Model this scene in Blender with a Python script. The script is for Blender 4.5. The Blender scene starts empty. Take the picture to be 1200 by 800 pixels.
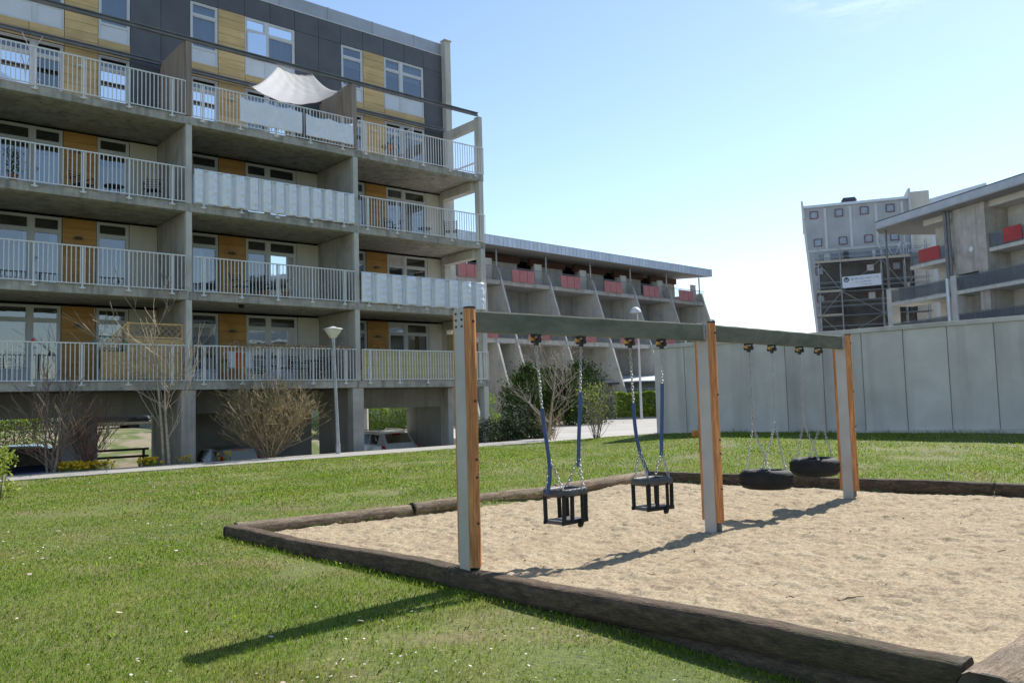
import bpy, math, random
import numpy as np
from mathutils import Vector, Matrix
random.seed(7); rng = np.random.default_rng(7)
S = bpy.context.scene
COL = S.collection
PI = math.pi
R = math.radians
FAST_TEST = False

# ------------------------------------------------------------------ camera
EYE = 1.53
pitch, roll = .0728, .0283
cam_d = bpy.data.cameras.new('camera'); cam = bpy.data.objects.new('camera', cam_d); COL.objects.link(cam)
fwd = Vector((0, math.cos(pitch), math.sin(pitch))); r0 = Vector((1, 0, 0)); u0 = Vector((0, -math.sin(pitch), math.cos(pitch)))
cr, sr = math.cos(roll), math.sin(roll)
rt = r0*cr - u0*sr; up = r0*sr + u0*cr
cam.matrix_world = Matrix(((rt.x, up.x, -fwd.x, 0), (rt.y, up.y, -fwd.y, 0), (rt.z, up.z, -fwd.z, EYE), (0, 0, 0, 1)))
cam_d.sensor_width = 36; cam_d.lens = 974.1/1200*36; cam_d.clip_end = 3000; cam_d.clip_start = .05
S.camera = cam

# ------------------------------------------------------------------ light
SUN_AZ, SUN_EL = R(42), R(44)
world = bpy.data.worlds.new('World'); S.world = world; world.use_nodes = True
wn = world.node_tree.nodes; wl = world.node_tree.links; wn.clear()
sky = wn.new('ShaderNodeTexSky'); sky.sky_type = 'NISHITA'; sky.sun_disc = False
sky.sun_elevation = SUN_EL; sky.sun_rotation = SUN_AZ; sky.altitude = 0; sky.air_density = 1.0; sky.dust_density = .2; sky.ozone_density = 1.2
bg = wn.new('ShaderNodeBackground'); bg.inputs[1].default_value = .119
out = wn.new('ShaderNodeOutputWorld')
# thin wisps of cloud high in the sky to the right
tc = wn.new('ShaderNodeTexCoord'); mp = wn.new('ShaderNodeMapping'); mp.inputs['Scale'].default_value = (3.2, 3.2, 9)
nz = wn.new('ShaderNodeTexNoise'); nz.inputs['Scale'].default_value = 2.2; nz.inputs['Detail'].default_value = 8; nz.inputs['Roughness'].default_value = .62; nz.inputs['Distortion'].default_value = .5
rp = wn.new('ShaderNodeValToRGB'); rp.color_ramp.elements[0].position = .47; rp.color_ramp.elements[1].position = .66
dp = wn.new('ShaderNodeVectorMath'); dp.operation = 'DOT_PRODUCT'
cdir = Vector((.38, .80, .535)).normalized(); dp.inputs[1].default_value = cdir
mr = wn.new('ShaderNodeMapRange'); mr.inputs['From Min'].default_value = .986; mr.inputs['From Max'].default_value = .9995; mr.interpolation_type = 'SMOOTHSTEP'
mu = wn.new('ShaderNodeMath'); mu.operation = 'MULTIPLY'
mu2 = wn.new('ShaderNodeMath'); mu2.operation = 'MULTIPLY'; mu2.inputs[1].default_value = .7
mx = wn.new('ShaderNodeMixRGB'); mx.inputs[2].default_value = (11, 11.3, 11.8, 1)
wl.new(tc.outputs['Generated'], mp.inputs[0]); wl.new(mp.outputs[0], nz.inputs['Vector']); wl.new(nz.outputs[0], rp.inputs[0])
wl.new(tc.outputs['Generated'], dp.inputs[0]); wl.new(dp.outputs['Value'], mr.inputs['Value'])
wl.new(rp.outputs[0], mu.inputs[0]); wl.new(mr.outputs[0], mu.inputs[1]); wl.new(mu.outputs[0], mu2.inputs[0]); wl.new(mu2.outputs[0], mx.inputs[0])
hs = wn.new('ShaderNodeHueSaturation'); hs.inputs['Saturation'].default_value = .98; hs.inputs['Hue'].default_value = .4985; wl.new(sky.outputs[0], hs.inputs['Color']); wl.new(hs.outputs[0], mx.inputs[1]); wl.new(mx.outputs[0], bg.inputs[0]); wl.new(bg.outputs[0], out.inputs[0])
sd = bpy.data.lights.new('sun', 'SUN'); sd.energy = 4.65; sd.angle = R(.53); sd.color = (1, .955, .88)
so = bpy.data.objects.new('sun', sd); COL.objects.link(so)
sv = Vector((math.sin(SUN_AZ)*math.cos(SUN_EL), math.cos(SUN_AZ)*math.cos(SUN_EL), math.sin(SUN_EL)))
so.rotation_euler = sv.to_track_quat('Z', 'Y').to_euler(); so.location = (20, 20, 40)
S.view_settings.view_transform = 'Standard'; S.view_settings.look = 'None'; S.view_settings.exposure = .70; S.view_settings.gamma = 1
S.cycles.max_bounces = 6; S.cycles.diffuse_bounces = 3; S.cycles.glossy_bounces = 3; S.cycles.transparent_max_bounces = 12
S.cycles.sample_clamp_indirect = 4; S.cycles.use_denoising = True; S.cycles.denoiser = 'OPENIMAGEDENOISE'; S.cycles.denoising_input_passes = 'RGB_ALBEDO_NORMAL'; S.cycles.denoising_prefilter = 'ACCURATE'; S.cycles.denoising_quality = 'HIGH'

# ------------------------------------------------------------------ helpers
def tag(o, label=None, cat=None, group=None, kind=None):
    if label: o['label'] = label
    if cat: o['category'] = cat
    if group: o['group'] = group
    if kind: o['kind'] = kind
    return o
def thing(name, label, cat, loc=(0, 0, 0), rz=0, group=None):
    o = bpy.data.objects.new(name, None); COL.objects.link(o); o.empty_display_size = .2
    o.location = loc; o.rotation_euler = (0, 0, rz)
    return tag(o, label, cat, group)
def kids(o): return [c for c in bpy.data.objects if c.parent == o]
def dup(root, loc, rz, label=None, group=None):
    def cp(o, par):
        c = o.copy(); COL.objects.link(c)
        if par is not None: c.parent = par
        for k in kids(o): cp(k, c)
        return c
    r_ = cp(root, None); r_.location = loc; r_.rotation_euler = (0, 0, rz)
    if label: r_['label'] = label
    if group: r_['group'] = group
    return r_

class MB:
    def __init__(s): s.v = []; s.f = []
    def add(s, vs, fs):
        b = len(s.v); s.v += [tuple(v) for v in vs]; s.f += [tuple(i+b for i in f) for f in fs]; return s
    def box(s, x0, x1, y0, y1, z0, z1):
        if x0 > x1: x0, x1 = x1, x0
        if y0 > y1: y0, y1 = y1, y0
        if z0 > z1: z0, z1 = z1, z0
        return s.add([(x0,y0,z0),(x1,y0,z0),(x1,y1,z0),(x0,y1,z0),(x0,y0,z1),(x1,y0,z1),(x1,y1,z1),(x0,y1,z1)],
                     [(3,2,1,0),(4,5,6,7),(0,1,5,4),(1,2,6,5),(2,3,7,6),(3,0,4,7)])
    def obox(s, a, b, w, h, upv=(0,0,1)):   # bar from a to b, w across, h along up
        a, b = Vector(a), Vector(b); d = (b-a).normalized(); uv = Vector(upv)
        x = d.cross(uv)
        if x.length < 1e-4: x = d.cross(Vector((1,0,0)))
        x.normalize(); y = x.cross(d)
        vs = [p + x*sx*w/2 + y*sy*h/2 for p in (a, b) for sx, sy in ((-1,-1),(1,-1),(1,1),(-1,1))]
        return s.add(vs, [(3,2,1,0),(4,5,6,7),(0,1,5,4),(1,2,6,5),(2,3,7,6),(3,0,4,7)])
    def tube(s, pts, rad, n=8, caps=True):
        pts = [Vector(p) for p in pts]; m = len(pts)
        if not hasattr(rad, '__len__'): rad = [rad]*m
        vs = []; X = None
        for i, p in enumerate(pts):
            d = (pts[min(i+1, m-1)] - pts[max(i-1, 0)]).normalized()
            if X is None:
                X = d.cross(Vector((0,0,1)))
                if X.length < 1e-3: X = d.cross(Vector((1,0,0)))
            X = X - d*X.dot(d)
            if X.length < 1e-6: X = d.orthogonal()
            X.normalize(); Y = d.cross(X)
            vs += [p + (X*math.cos(2*PI*k/n) + Y*math.sin(2*PI*k/n))*rad[i] for k in range(n)]
        fs = [(i*n+k, i*n+(k+1)%n, (i+1)*n+(k+1)%n, (i+1)*n+k) for i in range(m-1) for k in range(n)]
        if caps: fs += [tuple(reversed(range(n))), tuple(range((m-1)*n, m*n))]
        return s.add(vs, fs)
    def cyl(s, x, y, z0, z1, r, n=16, r1=None): return s.tube([(x,y,z0),(x,y,z1)], [r, r if r1 is None else r1], n)
    def lathe(s, prof, n=20, c=(0,0,0), closed=False):
        m = len(prof)
        vs = [(c[0]+r*math.cos(2*PI*k/n), c[1]+r*math.sin(2*PI*k/n), c[2]+z) for r, z in prof for k in range(n)]
        fs = [(i*n+k, i*n+(k+1)%n, ((i+1)%m)*n+(k+1)%n, ((i+1)%m)*n+k) for i in range(m if closed else m-1) for k in range(n)]
        if not closed: fs += [tuple(reversed(range(n))), tuple(range((m-1)*n, m*n))]
        return s.add(vs, fs)
    def ring(s, pts, rad, n=6):     # closed tube
        pts = [Vector(p) for p in pts]; m = len(pts); vs = []
        c = sum(pts, Vector())/m
        nrm = (pts[0]-c).cross(pts[m//4]-c).normalized()
        for i, p in enumerate(pts):
            d = (pts[(i+1) % m]-pts[i-1]).normalized(); X = nrm; Y = d.cross(X)
            vs += [p + (X*math.cos(2*PI*k/n)+Y*math.sin(2*PI*k/n))*rad for k in range(n)]
        return s.add(vs, [(i*n+k, i*n+(k+1)%n, ((i+1)%m)*n+(k+1)%n, ((i+1)%m)*n+k) for i in range(m) for k in range(n)])
    def prism(s, poly, axis, a, b):  # polygon of 2D points extruded along axis
        n = len(poly)
        def P(p, t): return {'x': (t, p[0], p[1]), 'y': (p[0], t, p[1]), 'z': (p[0], p[1], t)}[axis]
        vs = [P(p, a) for p in poly] + [P(p, b) for p in poly]
        return s.add(vs, [tuple(range(n)), tuple(reversed(range(n, 2*n)))] + [(i, i+n, (i+1)%n+n, (i+1)%n) for i in range(n)])
    def blob(s, c, r, seed=0, n=8, m=6, rough=.2, sq=(1,1,1)):
        rr = random.Random(seed); vs = []
        for i in range(m+1):
            th = PI*i/m
            for k in range(n):
                q = r*(1+rr.uniform(-rough, rough)); ph = 2*PI*k/n
                vs.append((c[0]+q*sq[0]*math.sin(th)*math.cos(ph), c[1]+q*sq[1]*math.sin(th)*math.sin(ph), c[2]+q*sq[2]*math.cos(th)))
        return s.add(vs, [(i*n+k, (i+1)*n+k, (i+1)*n+(k+1)%n, i*n+(k+1)%n) for i in range(m) for k in range(n)])
    def build(s, name, mat, parent=None, off=(0,0,0), smooth=False, world=False, bevel=0, angle=None):
        me = bpy.data.meshes.new(name); vs = s.v
        if world and parent is not None:
            Mi = (Matrix.Translation(parent.location) @ Matrix.Rotation(parent.rotation_euler.z, 4, 'Z')).inverted()
            vs = [tuple(Mi @ Vector(v)) for v in vs]
        me.from_pydata(vs, [], s.f); me.update()
        if mat: me.materials.append(mat)
        import bmesh
        bm = bmesh.new(); bm.from_mesh(me); bmesh.ops.recalc_face_normals(bm, faces=bm.faces[:]); bm.to_mesh(me); bm.free()
        o = bpy.data.objects.new(name, me); COL.objects.link(o)
        if parent is not None: o.parent = parent
        o.location = off
        if smooth:
            me.polygons.foreach_set('use_smooth', [True]*len(me.polygons))
            if smooth != 'all':
                try: me.set_sharp_from_angle(angle=R(angle or 40))
                except Exception: pass
        if bevel:
            b = o.modifiers.new('bevel', 'BEVEL'); b.width = bevel; b.segments = 2; b.limit_method = 'ANGLE'; b.angle_limit = R(40)
        return o
def mesh_np(name, verts, faces, mat, parent=None, smooth=False):
    verts = np.asarray(verts, np.float32); faces = np.asarray(faces, np.int32); k = faces.shape[1]
    me = bpy.data.meshes.new(name); me.vertices.add(len(verts)); me.vertices.foreach_set('co', verts.ravel())
    me.loops.add(faces.size); me.loops.foreach_set('vertex_index', faces.ravel())
    me.polygons.add(len(faces)); me.polygons.foreach_set('loop_start', np.arange(0, faces.size, k, dtype=np.int32))
    try: me.polygons.foreach_set('loop_total', np.full(len(faces), k, np.int32))
    except Exception: pass
    if smooth: me.polygons.foreach_set('use_smooth', np.ones(len(faces), bool))
    me.update(calc_edges=True); me.validate()
    if mat: me.materials.append(mat)
    o = bpy.data.objects.new(name, me); COL.objects.link(o)
    if parent is not None: o.parent = parent
    return o

# value noise in numpy
_T = rng.random((256, 256)).astype(np.float32)
def vnoise(x, y):
    xi = np.floor(x).astype(int); yi = np.floor(y).astype(int); fx = x-xi; fy = y-yi
    fx = fx*fx*(3-2*fx); fy = fy*fy*(3-2*fy)
    g = lambda a, b: _T[a & 255, b & 255]
    return (g(xi,yi)*(1-fx)*(1-fy)+g(xi+1,yi)*fx*(1-fy)+g(xi,yi+1)*(1-fx)*fy+g(xi+1,yi+1)*fx*fy)*2-1
def sm(t): t = np.clip(t, 0, 1); return t*t*(3-2*t)

# ------------------------------------------------------------------ materials
MATS = {}
def pmat(name, c1, c2=None, scale=3., rough=.7, bump=0., bscale=None, stretch=(1,1,1), metal=0., spec=.5, detail=6, lo=.35, hi=.65, island=0., coat=0., rvar=0., dirt=None, streak=None, trans=0., grain=0, orand=0):
    m = bpy.data.materials.new(name); m.use_nodes = True; N = m.node_tree.nodes; L = m.node_tree.links
    b = N['Principled BSDF']; b.inputs['Roughness'].default_value = rough; b.inputs['Metallic'].default_value = metal
    b.inputs['Specular IOR Level'].default_value = spec
    if coat: b.inputs['Coat Weight'].default_value = coat; b.inputs['Coat Roughness'].default_value = .05
    c2 = c2 or c1
    T = N.new('ShaderNodeTexCoord'); oi = N.new('ShaderNodeObjectInfo')
    ofs = N.new('ShaderNodeVectorMath'); ofs.operation = 'SCALE'; ofs.inputs['Scale'].default_value = 37
    cmb = N.new('ShaderNodeCombineXYZ'); L.new(oi.outputs['Random'], cmb.inputs[0]); L.new(oi.outputs['Random'], cmb.inputs[1]); L.new(cmb.outputs[0], ofs.inputs[0])
    ad = N.new('ShaderNodeVectorMath'); ad.operation = 'ADD'; L.new(T.outputs['Object'], ad.inputs[0]); L.new(ofs.outputs[0], ad.inputs[1])
    mp = N.new('ShaderNodeMapping'); mp.inputs['Scale'].default_value = stretch; L.new(ad.outputs[0], mp.inputs[0])
    n1 = N.new('ShaderNodeTexNoise'); n1.inputs['Scale'].default_value = scale; n1.inputs['Detail'].default_value = detail; n1.inputs['Roughness'].default_value = .6
    L.new(mp.outputs[0], n1.inputs['Vector'])
    rp = N.new('ShaderNodeValToRGB'); rp.color_ramp.elements[0].position = lo; rp.color_ramp.elements[1].position = hi
    rp.color_ramp.elements[0].color = (*c1, 1); rp.color_ramp.elements[1].color = (*c2, 1); L.new(n1.outputs[0], rp.inputs[0])
    colo = rp.outputs[0]
    def layer(colo, colr, sc, st, lo_, hi_, amt):
        mp2 = N.new('ShaderNodeMapping'); mp2.inputs['Scale'].default_value = st; mp2.inputs['Location'].default_value = (3.1, 1.7, 5.2); L.new(ad.outputs[0], mp2.inputs[0])
        n2 = N.new('ShaderNodeTexNoise'); n2.inputs['Scale'].default_value = sc; n2.inputs['Detail'].default_value = 5; L.new(mp2.outputs[0], n2.inputs['Vector'])
        mr = N.new('ShaderNodeMapRange'); mr.inputs['From Min'].default_value = lo_; mr.inputs['From Max'].default_value = hi_; mr.inputs['To Max'].default_value = amt; L.new(n2.outputs[0], mr.inputs['Value'])
        mx = N.new('ShaderNodeMixRGB'); mx.inputs[2].default_value = (*colr, 1); L.new(mr.outputs[0], mx.inputs[0]); L.new(colo, mx.inputs[1]); return mx.outputs[0]
    if dirt: colo = layer(colo, dirt[0], dirt[1], (1,1,1), .5, .72, dirt[2])
    if streak: colo = layer(colo, streak[0], streak[1], (1,1,.06), .5, .75, streak[2])
    if orand:
        m4 = N.new('ShaderNodeMapRange'); m4.inputs['To Min'].default_value = 1-orand; m4.inputs['To Max'].default_value = 1+orand; L.new(oi.outputs['Random'], m4.inputs['Value'])
        h4 = N.new('ShaderNodeHueSaturation'); L.new(m4.outputs[0], h4.inputs['Value']); L.new(colo, h4.inputs['Color']); colo = h4.outputs[0]
    if grain:
        for gs, ga in ((grain, .38), (grain*2.7, .30)):
            n3 = N.new('ShaderNodeTexNoise'); n3.inputs['Scale'].default_value = gs; n3.inputs['Detail'].default_value = 3; L.new(mp.outputs[0], n3.inputs['Vector'])
            m3 = N.new('ShaderNodeMapRange'); m3.inputs['From Min'].default_value = .25; m3.inputs['From Max'].default_value = .75; m3.inputs['To Min'].default_value = 1-ga; m3.inputs['To Max'].default_value = 1+ga; L.new(n3.outputs[0], m3.inputs['Value'])
            h3 = N.new('ShaderNodeHueSaturation'); L.new(m3.outputs[0], h3.inputs['Value']); L.new(colo, h3.inputs['Color']); colo = h3.outputs[0]
    if island:
        g = N.new('ShaderNodeNewGeometry'); hv = N.new('ShaderNodeHueSaturation')
        mr = N.new('ShaderNodeMapRange'); mr.inputs['To Min'].default_value = 1-island; mr.inputs['To Max'].default_value = 1+island
        L.new(g.outputs['Random Per Island'], mr.inputs['Value']); L.new(mr.outputs[0], hv.inputs['Value']); L.new(colo, hv.inputs['Color']); colo = hv.outputs[0]
    L.new(colo, b.inputs['Base Color'])
    if rvar:
        mr = N.new('ShaderNodeMapRange'); mr.inputs['To Min'].default_value = rough-rvar; mr.inputs['To Max'].default_value = rough+rvar; L.new(n1.outputs[0], mr.inputs['Value']); L.new(mr.outputs[0], b.inputs['Roughness'])
    if bump:
        nb = N.new('ShaderNodeTexNoise'); nb.inputs['Scale'].default_value = bscale or scale*4; nb.inputs['Detail'].default_value = 6; L.new(mp.outputs[0], nb.inputs['Vector'])
        bp = N.new('ShaderNodeBump'); bp.inputs['Strength'].default_value = bump; bp.inputs['Distance'].default_value = .02; L.new(nb.outputs[0], bp.inputs['Height']); L.new(bp.outputs[0], b.inputs['Normal'])
    if trans:
        tr = N.new('ShaderNodeBsdfTranslucent'); L.new(colo, tr.inputs[0]); ms = N.new('ShaderNodeMixShader'); ms.inputs[0].default_value = trans
        L.new(b.outputs[0], ms.inputs[1]); L.new(tr.outputs[0], ms.inputs[2]); L.new(ms.outputs[0], N['Material Output'].inputs[0])
    MATS[name] = m; return m
M = {}
M['conc'] = pmat('concrete', (.40,.365,.325), (.50,.46,.415), 1.3, .85, .25, 25, dirt=((.24,.225,.195), 1.1, .55), streak=((.20,.19,.165), 3.5, .6))
M['conc_pale'] = pmat('pale_concrete', (.52,.50,.455), (.60,.58,.53), 1.1, .85, .2, 25, dirt=((.30,.28,.25), 1.3, .4), streak=((.27,.26,.23), 3, .45))
M['conc_edge'] = pmat('slab_edge_concrete', (.33,.31,.28), (.46,.435,.39), 2.2, .9, .35, 22, dirt=((.09,.09,.08), 2.6, .5), streak=((.10,.10,.09), 6, .6))
M['conc_dark'] = pmat('grey_concrete', (.29,.28,.255), (.36,.35,.32), 1.0, .9, .2, 25, streak=((.13,.125,.11), 3, .5))
M['board_conc'] = pmat('board_marked_concrete', (.25,.205,.165), (.36,.30,.25), 2.0, .9, .3, 12, stretch=(6,6,.25), streak=((.13,.105,.085), 5, .6))
M['conc_wall'] = pmat('precast_wall_concrete', (.54,.50,.47), (.63,.59,.56), .9, .85, .18, 30, dirt=((.42,.39,.365), .7, .7), streak=((.32,.295,.27), 2.0, .65), orand=.07)
M['cream'] = pmat('cream_panel', (.56,.54,.48), (.62,.60,.54), 1.5, .7, .05, streak=((.42,.40,.35), 3, .3))
M['wood_hi'] = pmat('pale_yellow_timber', (.52,.35,.15), (.64,.46,.22), 2.5, .65, .12, 20, stretch=(.35,.35,4), island=.12, dirt=((.38,.26,.11), 1.4, .5))  # upper storey boards, paler and yellower than the lower ones
M['wood_lo'] = pmat('orange_timber', (.44,.225,.06), (.54,.30,.09), 2.5, .6, .12, 20, stretch=(.35,.35,4), island=.10, dirt=((.28,.14,.035), 1.4, .5))
M['slate'] = pmat('dark_cladding', (.075,.078,.088), (.10,.103,.113), 1.2, .5, .05, 10, island=.10, dirt=((.125,.125,.13), .8, .5))
M['parapet'] = pmat('zinc_parapet', (.36,.37,.41), (.43,.44,.48), 1.2, .45, .04, metal=.25, island=.06)
M['frame'] = pmat('white_window_frame', (.56,.58,.60), (.62,.64,.66), 2, .45, 0, streak=((.42,.43,.44), 4, .3))
M['frame_panel'] = pmat('window_infill_panel', (.60,.63,.68), (.66,.69,.73), 1.5, .4)
M['rail'] = pmat('galvanised_rail', (.66,.67,.67), (.74,.75,.75), 4, .5, 0, metal=.1)
M['steel'] = pmat('painted_steel_beam', (.13,.135,.14), (.19,.19,.195), 2, .5, .05, metal=.2, streak=((.25,.24,.23), 5, .4))
M['galv'] = pmat('galvanised_steel', (.33,.35,.37), (.43,.45,.47), 6, .45, .05, metal=.45, dirt=((.25,.26,.27), 3, .5))
M['asphalt'] = pmat('asphalt', (.045,.045,.047), (.065,.065,.065), 3, .9, .3, 60)
M['dark'] = pmat('dark_interior', (.018,.018,.02), (.028,.028,.03), 2, .8)
M['black'] = pmat('black_plastic', (.016,.016,.017), (.026,.026,.027), 8, .5, .1, 60)
M['curtain'] = pmat('pale_curtain', (.46,.52,.62), (.62,.68,.76), 2, .8, 0, stretch=(8,8,.15))
M['curtain_cream'] = pmat('cream_curtain', (.52,.47,.38), (.64,.60,.50), 2, .8, 0, stretch=(8,8,.15))
M['curtain_grey'] = pmat('grey_curtain', (.22,.22,.24), (.32,.32,.34), 2, .8, 0, stretch=(8,8,.15))
M['tarp'] = pmat('silvery_white_tarp', (.72,.76,.82), (.80,.83,.88), 3, .22, .55, 9, spec=.8, stretch=(1,1,1))
M['cloth'] = pmat('white_cloth', (.87,.88,.91), (.90,.91,.94), 3, .8, .05, 20, trans=.55)
M['cloth_rail'] = pmat('white_plastic_sheet', (.72,.74,.79), (.80,.82,.86), 3, .3, .5, 8, spec=.7)
M['trellis'] = pmat('pale_fence_timber', (.56,.36,.15), (.68,.46,.21), 3, .7, .1, 20, stretch=(.4,.4,4), island=.1)
M['reed'] = pmat('pale_reed', (.50,.42,.22), (.62,.53,.30), 3, .8, .2, 30, stretch=(9,9,.3), island=.15)
M['redpanel'] = pmat('faded_red_panel', (.44,.15,.145), (.50,.19,.18), 1.5, .6)
M['redpanel2'] = pmat('red_balcony_panel', (.36,.03,.03), (.42,.045,.04), 1.5, .6)
M['timber_red'] = pmat('red_brown_timber', (.11,.05,.035), (.15,.07,.05), 2, .7, .1, stretch=(.4,.4,4))
M['seam'] = pmat('standing_seam_zinc', (.52,.56,.63), (.60,.64,.71), 1, .4, 0, metal=.2, island=.08)
M['soffit'] = pmat('roof_soffit', (.30,.29,.27), (.34,.33,.31), 1, .8)
M['bark_grey'] = pmat('grey_bark', (.16,.135,.105), (.30,.26,.21), 9, .9, .4, 30)
M['bark_pale'] = pmat('pale_birch_bark', (.30,.235,.16), (.50,.42,.32), 6, .85, .3, 25, stretch=(1,1,3))
M['twig_red'] = pmat('reddish_twigs', (.14,.07,.055), (.22,.12,.09), 6, .9)
M['twig_tan'] = pmat('tan_twigs', (.26,.19,.11), (.42,.32,.19), 6, .9)
M['twig_brown'] = pmat('brown_twigs', (.15,.105,.075), (.26,.19,.14), 6, .9)
M['twig_pale'] = pmat('pale_grey_twigs', (.24,.20,.16), (.40,.34,.28), 6, .9)
M['bud'] = pmat('yellow_green_buds', (.24,.22,.05), (.36,.32,.09), 6, .8, island=.3, trans=.3)
M['leaf_conifer'] = pmat('conifer_needles', (.03,.06,.014), (.075,.12,.03), .9, .8, island=.45, spec=.1)
M['leaf_conifer2'] = pmat('mid_green_needles', (.045,.075,.02), (.08,.12,.035), .9, .8, island=.45, trans=.15, spec=.1)
M['leaf_hedge'] = pmat('fresh_hedge_leaf', (.13,.22,.018), (.24,.34,.03), 1.2, .6, island=.4, trans=.35)
M['leaf_jun'] = pmat('juniper_needles', (.035,.055,.022), (.075,.10,.05), 1.2, .8, island=.45, spec=.1)
M['leaf_spring'] = pmat('spring_leaf', (.20,.26,.035), (.30,.36,.06), 1.5, .6, island=.35, trans=.4)
M['flower_y'] = pmat('yellow_petal', (.72,.48,.015), (.82,.58,.03), 3, .6, island=.2, trans=.3)
M['flower_r'] = pmat('red_petal', (.55,.03,.02), (.65,.20,.02), 3, .6, island=.2)
M['terracotta'] = pmat('terracotta_pot', (.30,.11,.06), (.36,.15,.08), 4, .8)
M['stone'] = pmat('pale_stone', (.34,.30,.25), (.48,.43,.36), 3, .9, .3, 20, island=.25)
M['kerb'] = pmat('kerb_concrete', (.27,.26,.235), (.34,.325,.30), 2, .9, .3, 30, dirt=((.30,.28,.24), 2, .5))
M['post_steel'] = pmat('grey_painted_steel', (.38,.36,.355), (.44,.42,.415), 3, .45, .05, metal=.15, dirt=((.27,.28,.29), 2, .4))
M['post_wood'] = pmat('orange_stained_post', (.40,.145,.04), (.60,.27,.095), 4, .55, .3, 14, stretch=(6,6,.35), dirt=((.30,.105,.03), 2.2, .6), grain=7)
M['beam_wood'] = pmat('green_treated_beam', (.08,.096,.07), (.15,.165,.13), 2.2, .85, .25, 14, stretch=(1,1,3), dirt=((.18,.18,.15), 2.2, .4))
M['log_dark'] = pmat('weathered_dark_log', (.052,.034,.02), (.125,.086,.054), 3, .95, .9, 14, stretch=(1.8,7,7), dirt=((.055,.058,.02), 1.6, .6), grain=9)
M['log_pale'] = pmat('weathered_pale_log', (.15,.105,.065), (.31,.24,.165), 3, .95, .9, 14, stretch=(1.6,7,7), dirt=((.13,.10,.07), 1.4, .6), grain=9)
M['log_end'] = pmat('cut_log_end', (.035,.028,.02), (.08,.065,.05), 9, .95, .5, 20)
M['chain'] = pmat('galvanised_chain', (.40,.40,.39), (.52,.52,.51), 20, .4, 0, metal=.6)
M['sleeve'] = pmat('blue_chain_sleeve', (.025,.06,.17), (.04,.085,.23), 8, .5, .1, 60)
M['rubber'] = pmat('black_rubber', (.012,.012,.012), (.022,.022,.021), 5, .75, .25, 40, dirt=((.045,.042,.038), 3, .4), spec=.3)
M['rubber_grey'] = pmat('worn_rubber_seat', (.045,.045,.046), (.085,.083,.08), 7, .55, .2, 40)
M['brass'] = pmat('brass_bearing', (.45,.25,.06), (.52,.30,.08), 8, .4, 0, metal=.4)
M['orange_plastic'] = pmat('orange_plastic', (.70,.22,.01), (.76,.27,.02), 3, .5)
M['lamp_white'] = pmat('opal_lamp_shade', (.66,.64,.56), (.72,.70,.62), 3, .4, streak=((.5,.48,.40), 4, .4))
M['tower'] = pmat('tower_render', (.36,.375,.40), (.43,.445,.47), .6, .85, .1, 10, dirt=((.28,.29,.31), .5, .5), streak=((.29,.30,.32), 1.3, .4))
M['tower_pale'] = pmat('tower_pale_rib', (.50,.505,.51), (.56,.565,.57), 1, .85)  # paler render tone for ribs and side parapets
M['tower_dark'] = pmat('stripped_dark_wall', (.075,.07,.066), (.15,.14,.13), .5, .9, .1, 8)
M['towerpane'] = pmat('blue_grey_pane', (.22,.27,.34), (.30,.36,.44), 2, .3)
M['maroon'] = pmat('maroon_frame', (.16,.07,.085), (.20,.09,.105), 2, .6)
M['scaf'] = pmat('scaffold_tube', (.24,.26,.27), (.36,.38,.39), 3, .5, metal=.3)
M['plank'] = pmat('scaffold_plank', (.40,.33,.24), (.52,.44,.33), 2, .8)
M['net'] = pmat('scaffold_deck_dark', (.05,.055,.06), (.08,.085,.09), 2, .8)
M['banner'] = pmat('white_banner', (.66,.69,.78), (.72,.75,.83), 1.5, .6)
M['ink'] = pmat('dark_banner_ink', (.05,.055,.09), (.07,.075,.11), 3, .7)
M['glassrail'] = pmat('dark_mesh_rail', (.14,.155,.17), (.19,.205,.22), 2, .4)
M['roofdark'] = pmat('dark_roofing', (.05,.052,.06), (.07,.072,.08), 1, .7)
M['roofpale'] = pmat('pale_roof_sheet', (.46,.47,.50), (.54,.55,.57), 1, .6)
M['garage'] = pmat('garage_cladding', (.16,.165,.17), (.21,.215,.22), 2, .8)
M['carblue'] = pmat('dark_grey_car_paint', (.05,.055,.065), (.06,.065,.075), 2, .3, metal=.5, coat=1)
M['carroof'] = pmat('dark_blue_car_paint', (.02,.03,.055), (.025,.037,.065), 2, .3, metal=.4, coat=1)
M['carsilver'] = pmat('grey_car_paint', (.27,.28,.29), (.31,.32,.33), 2, .35, metal=.1, coat=1)
M['carwhite'] = pmat('white_car_paint', (.70,.70,.70), (.74,.74,.74), 2, .3, coat=1)
M['carglass'] = pmat('tinted_car_glass', (.012,.014,.016), (.016,.018,.02), 2, .04, spec=1., coat=1)
M['carglass_side'] = pmat('dark_side_glass', (.012,.013,.015), (.016,.017,.019), 2, .12, spec=.35)
M['carglass_glare'] = pmat('painted_glare_glass', (.46,.50,.49), (.52,.56,.55), 2, .08, spec=1.)  # pale base colour stands in for light seen in the rear window
M['carglass'].node_tree.nodes['Principled BSDF'].inputs['IOR'].default_value = 3.2
M['taillight'] = pmat('red_tail_light', (.70,.03,.02), (.78,.04,.03), 4, .2, coat=1)
M['headlight'] = pmat('clear_head_light', (.65,.66,.68), (.75,.76,.78), 4, .1, coat=1)
M['plate'] = pmat('number_plate', (.65,.65,.62), (.7,.7,.67), 3, .4)
M['tyre'] = pmat('car_tyre', (.015,.015,.015), (.03,.03,.03), 8, .8)
M['fencewood'] = pmat('grey_rail_wood', (.30,.26,.21), (.40,.36,.30), 3, .85, .2)
M['benchdark'] = pmat('dark_bench_wood', (.04,.036,.032), (.06,.055,.05), 3, .8)
M['furn'] = pmat('dark_patio_furniture', (.025,.022,.022), (.045,.04,.04), 5, .6)
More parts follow.
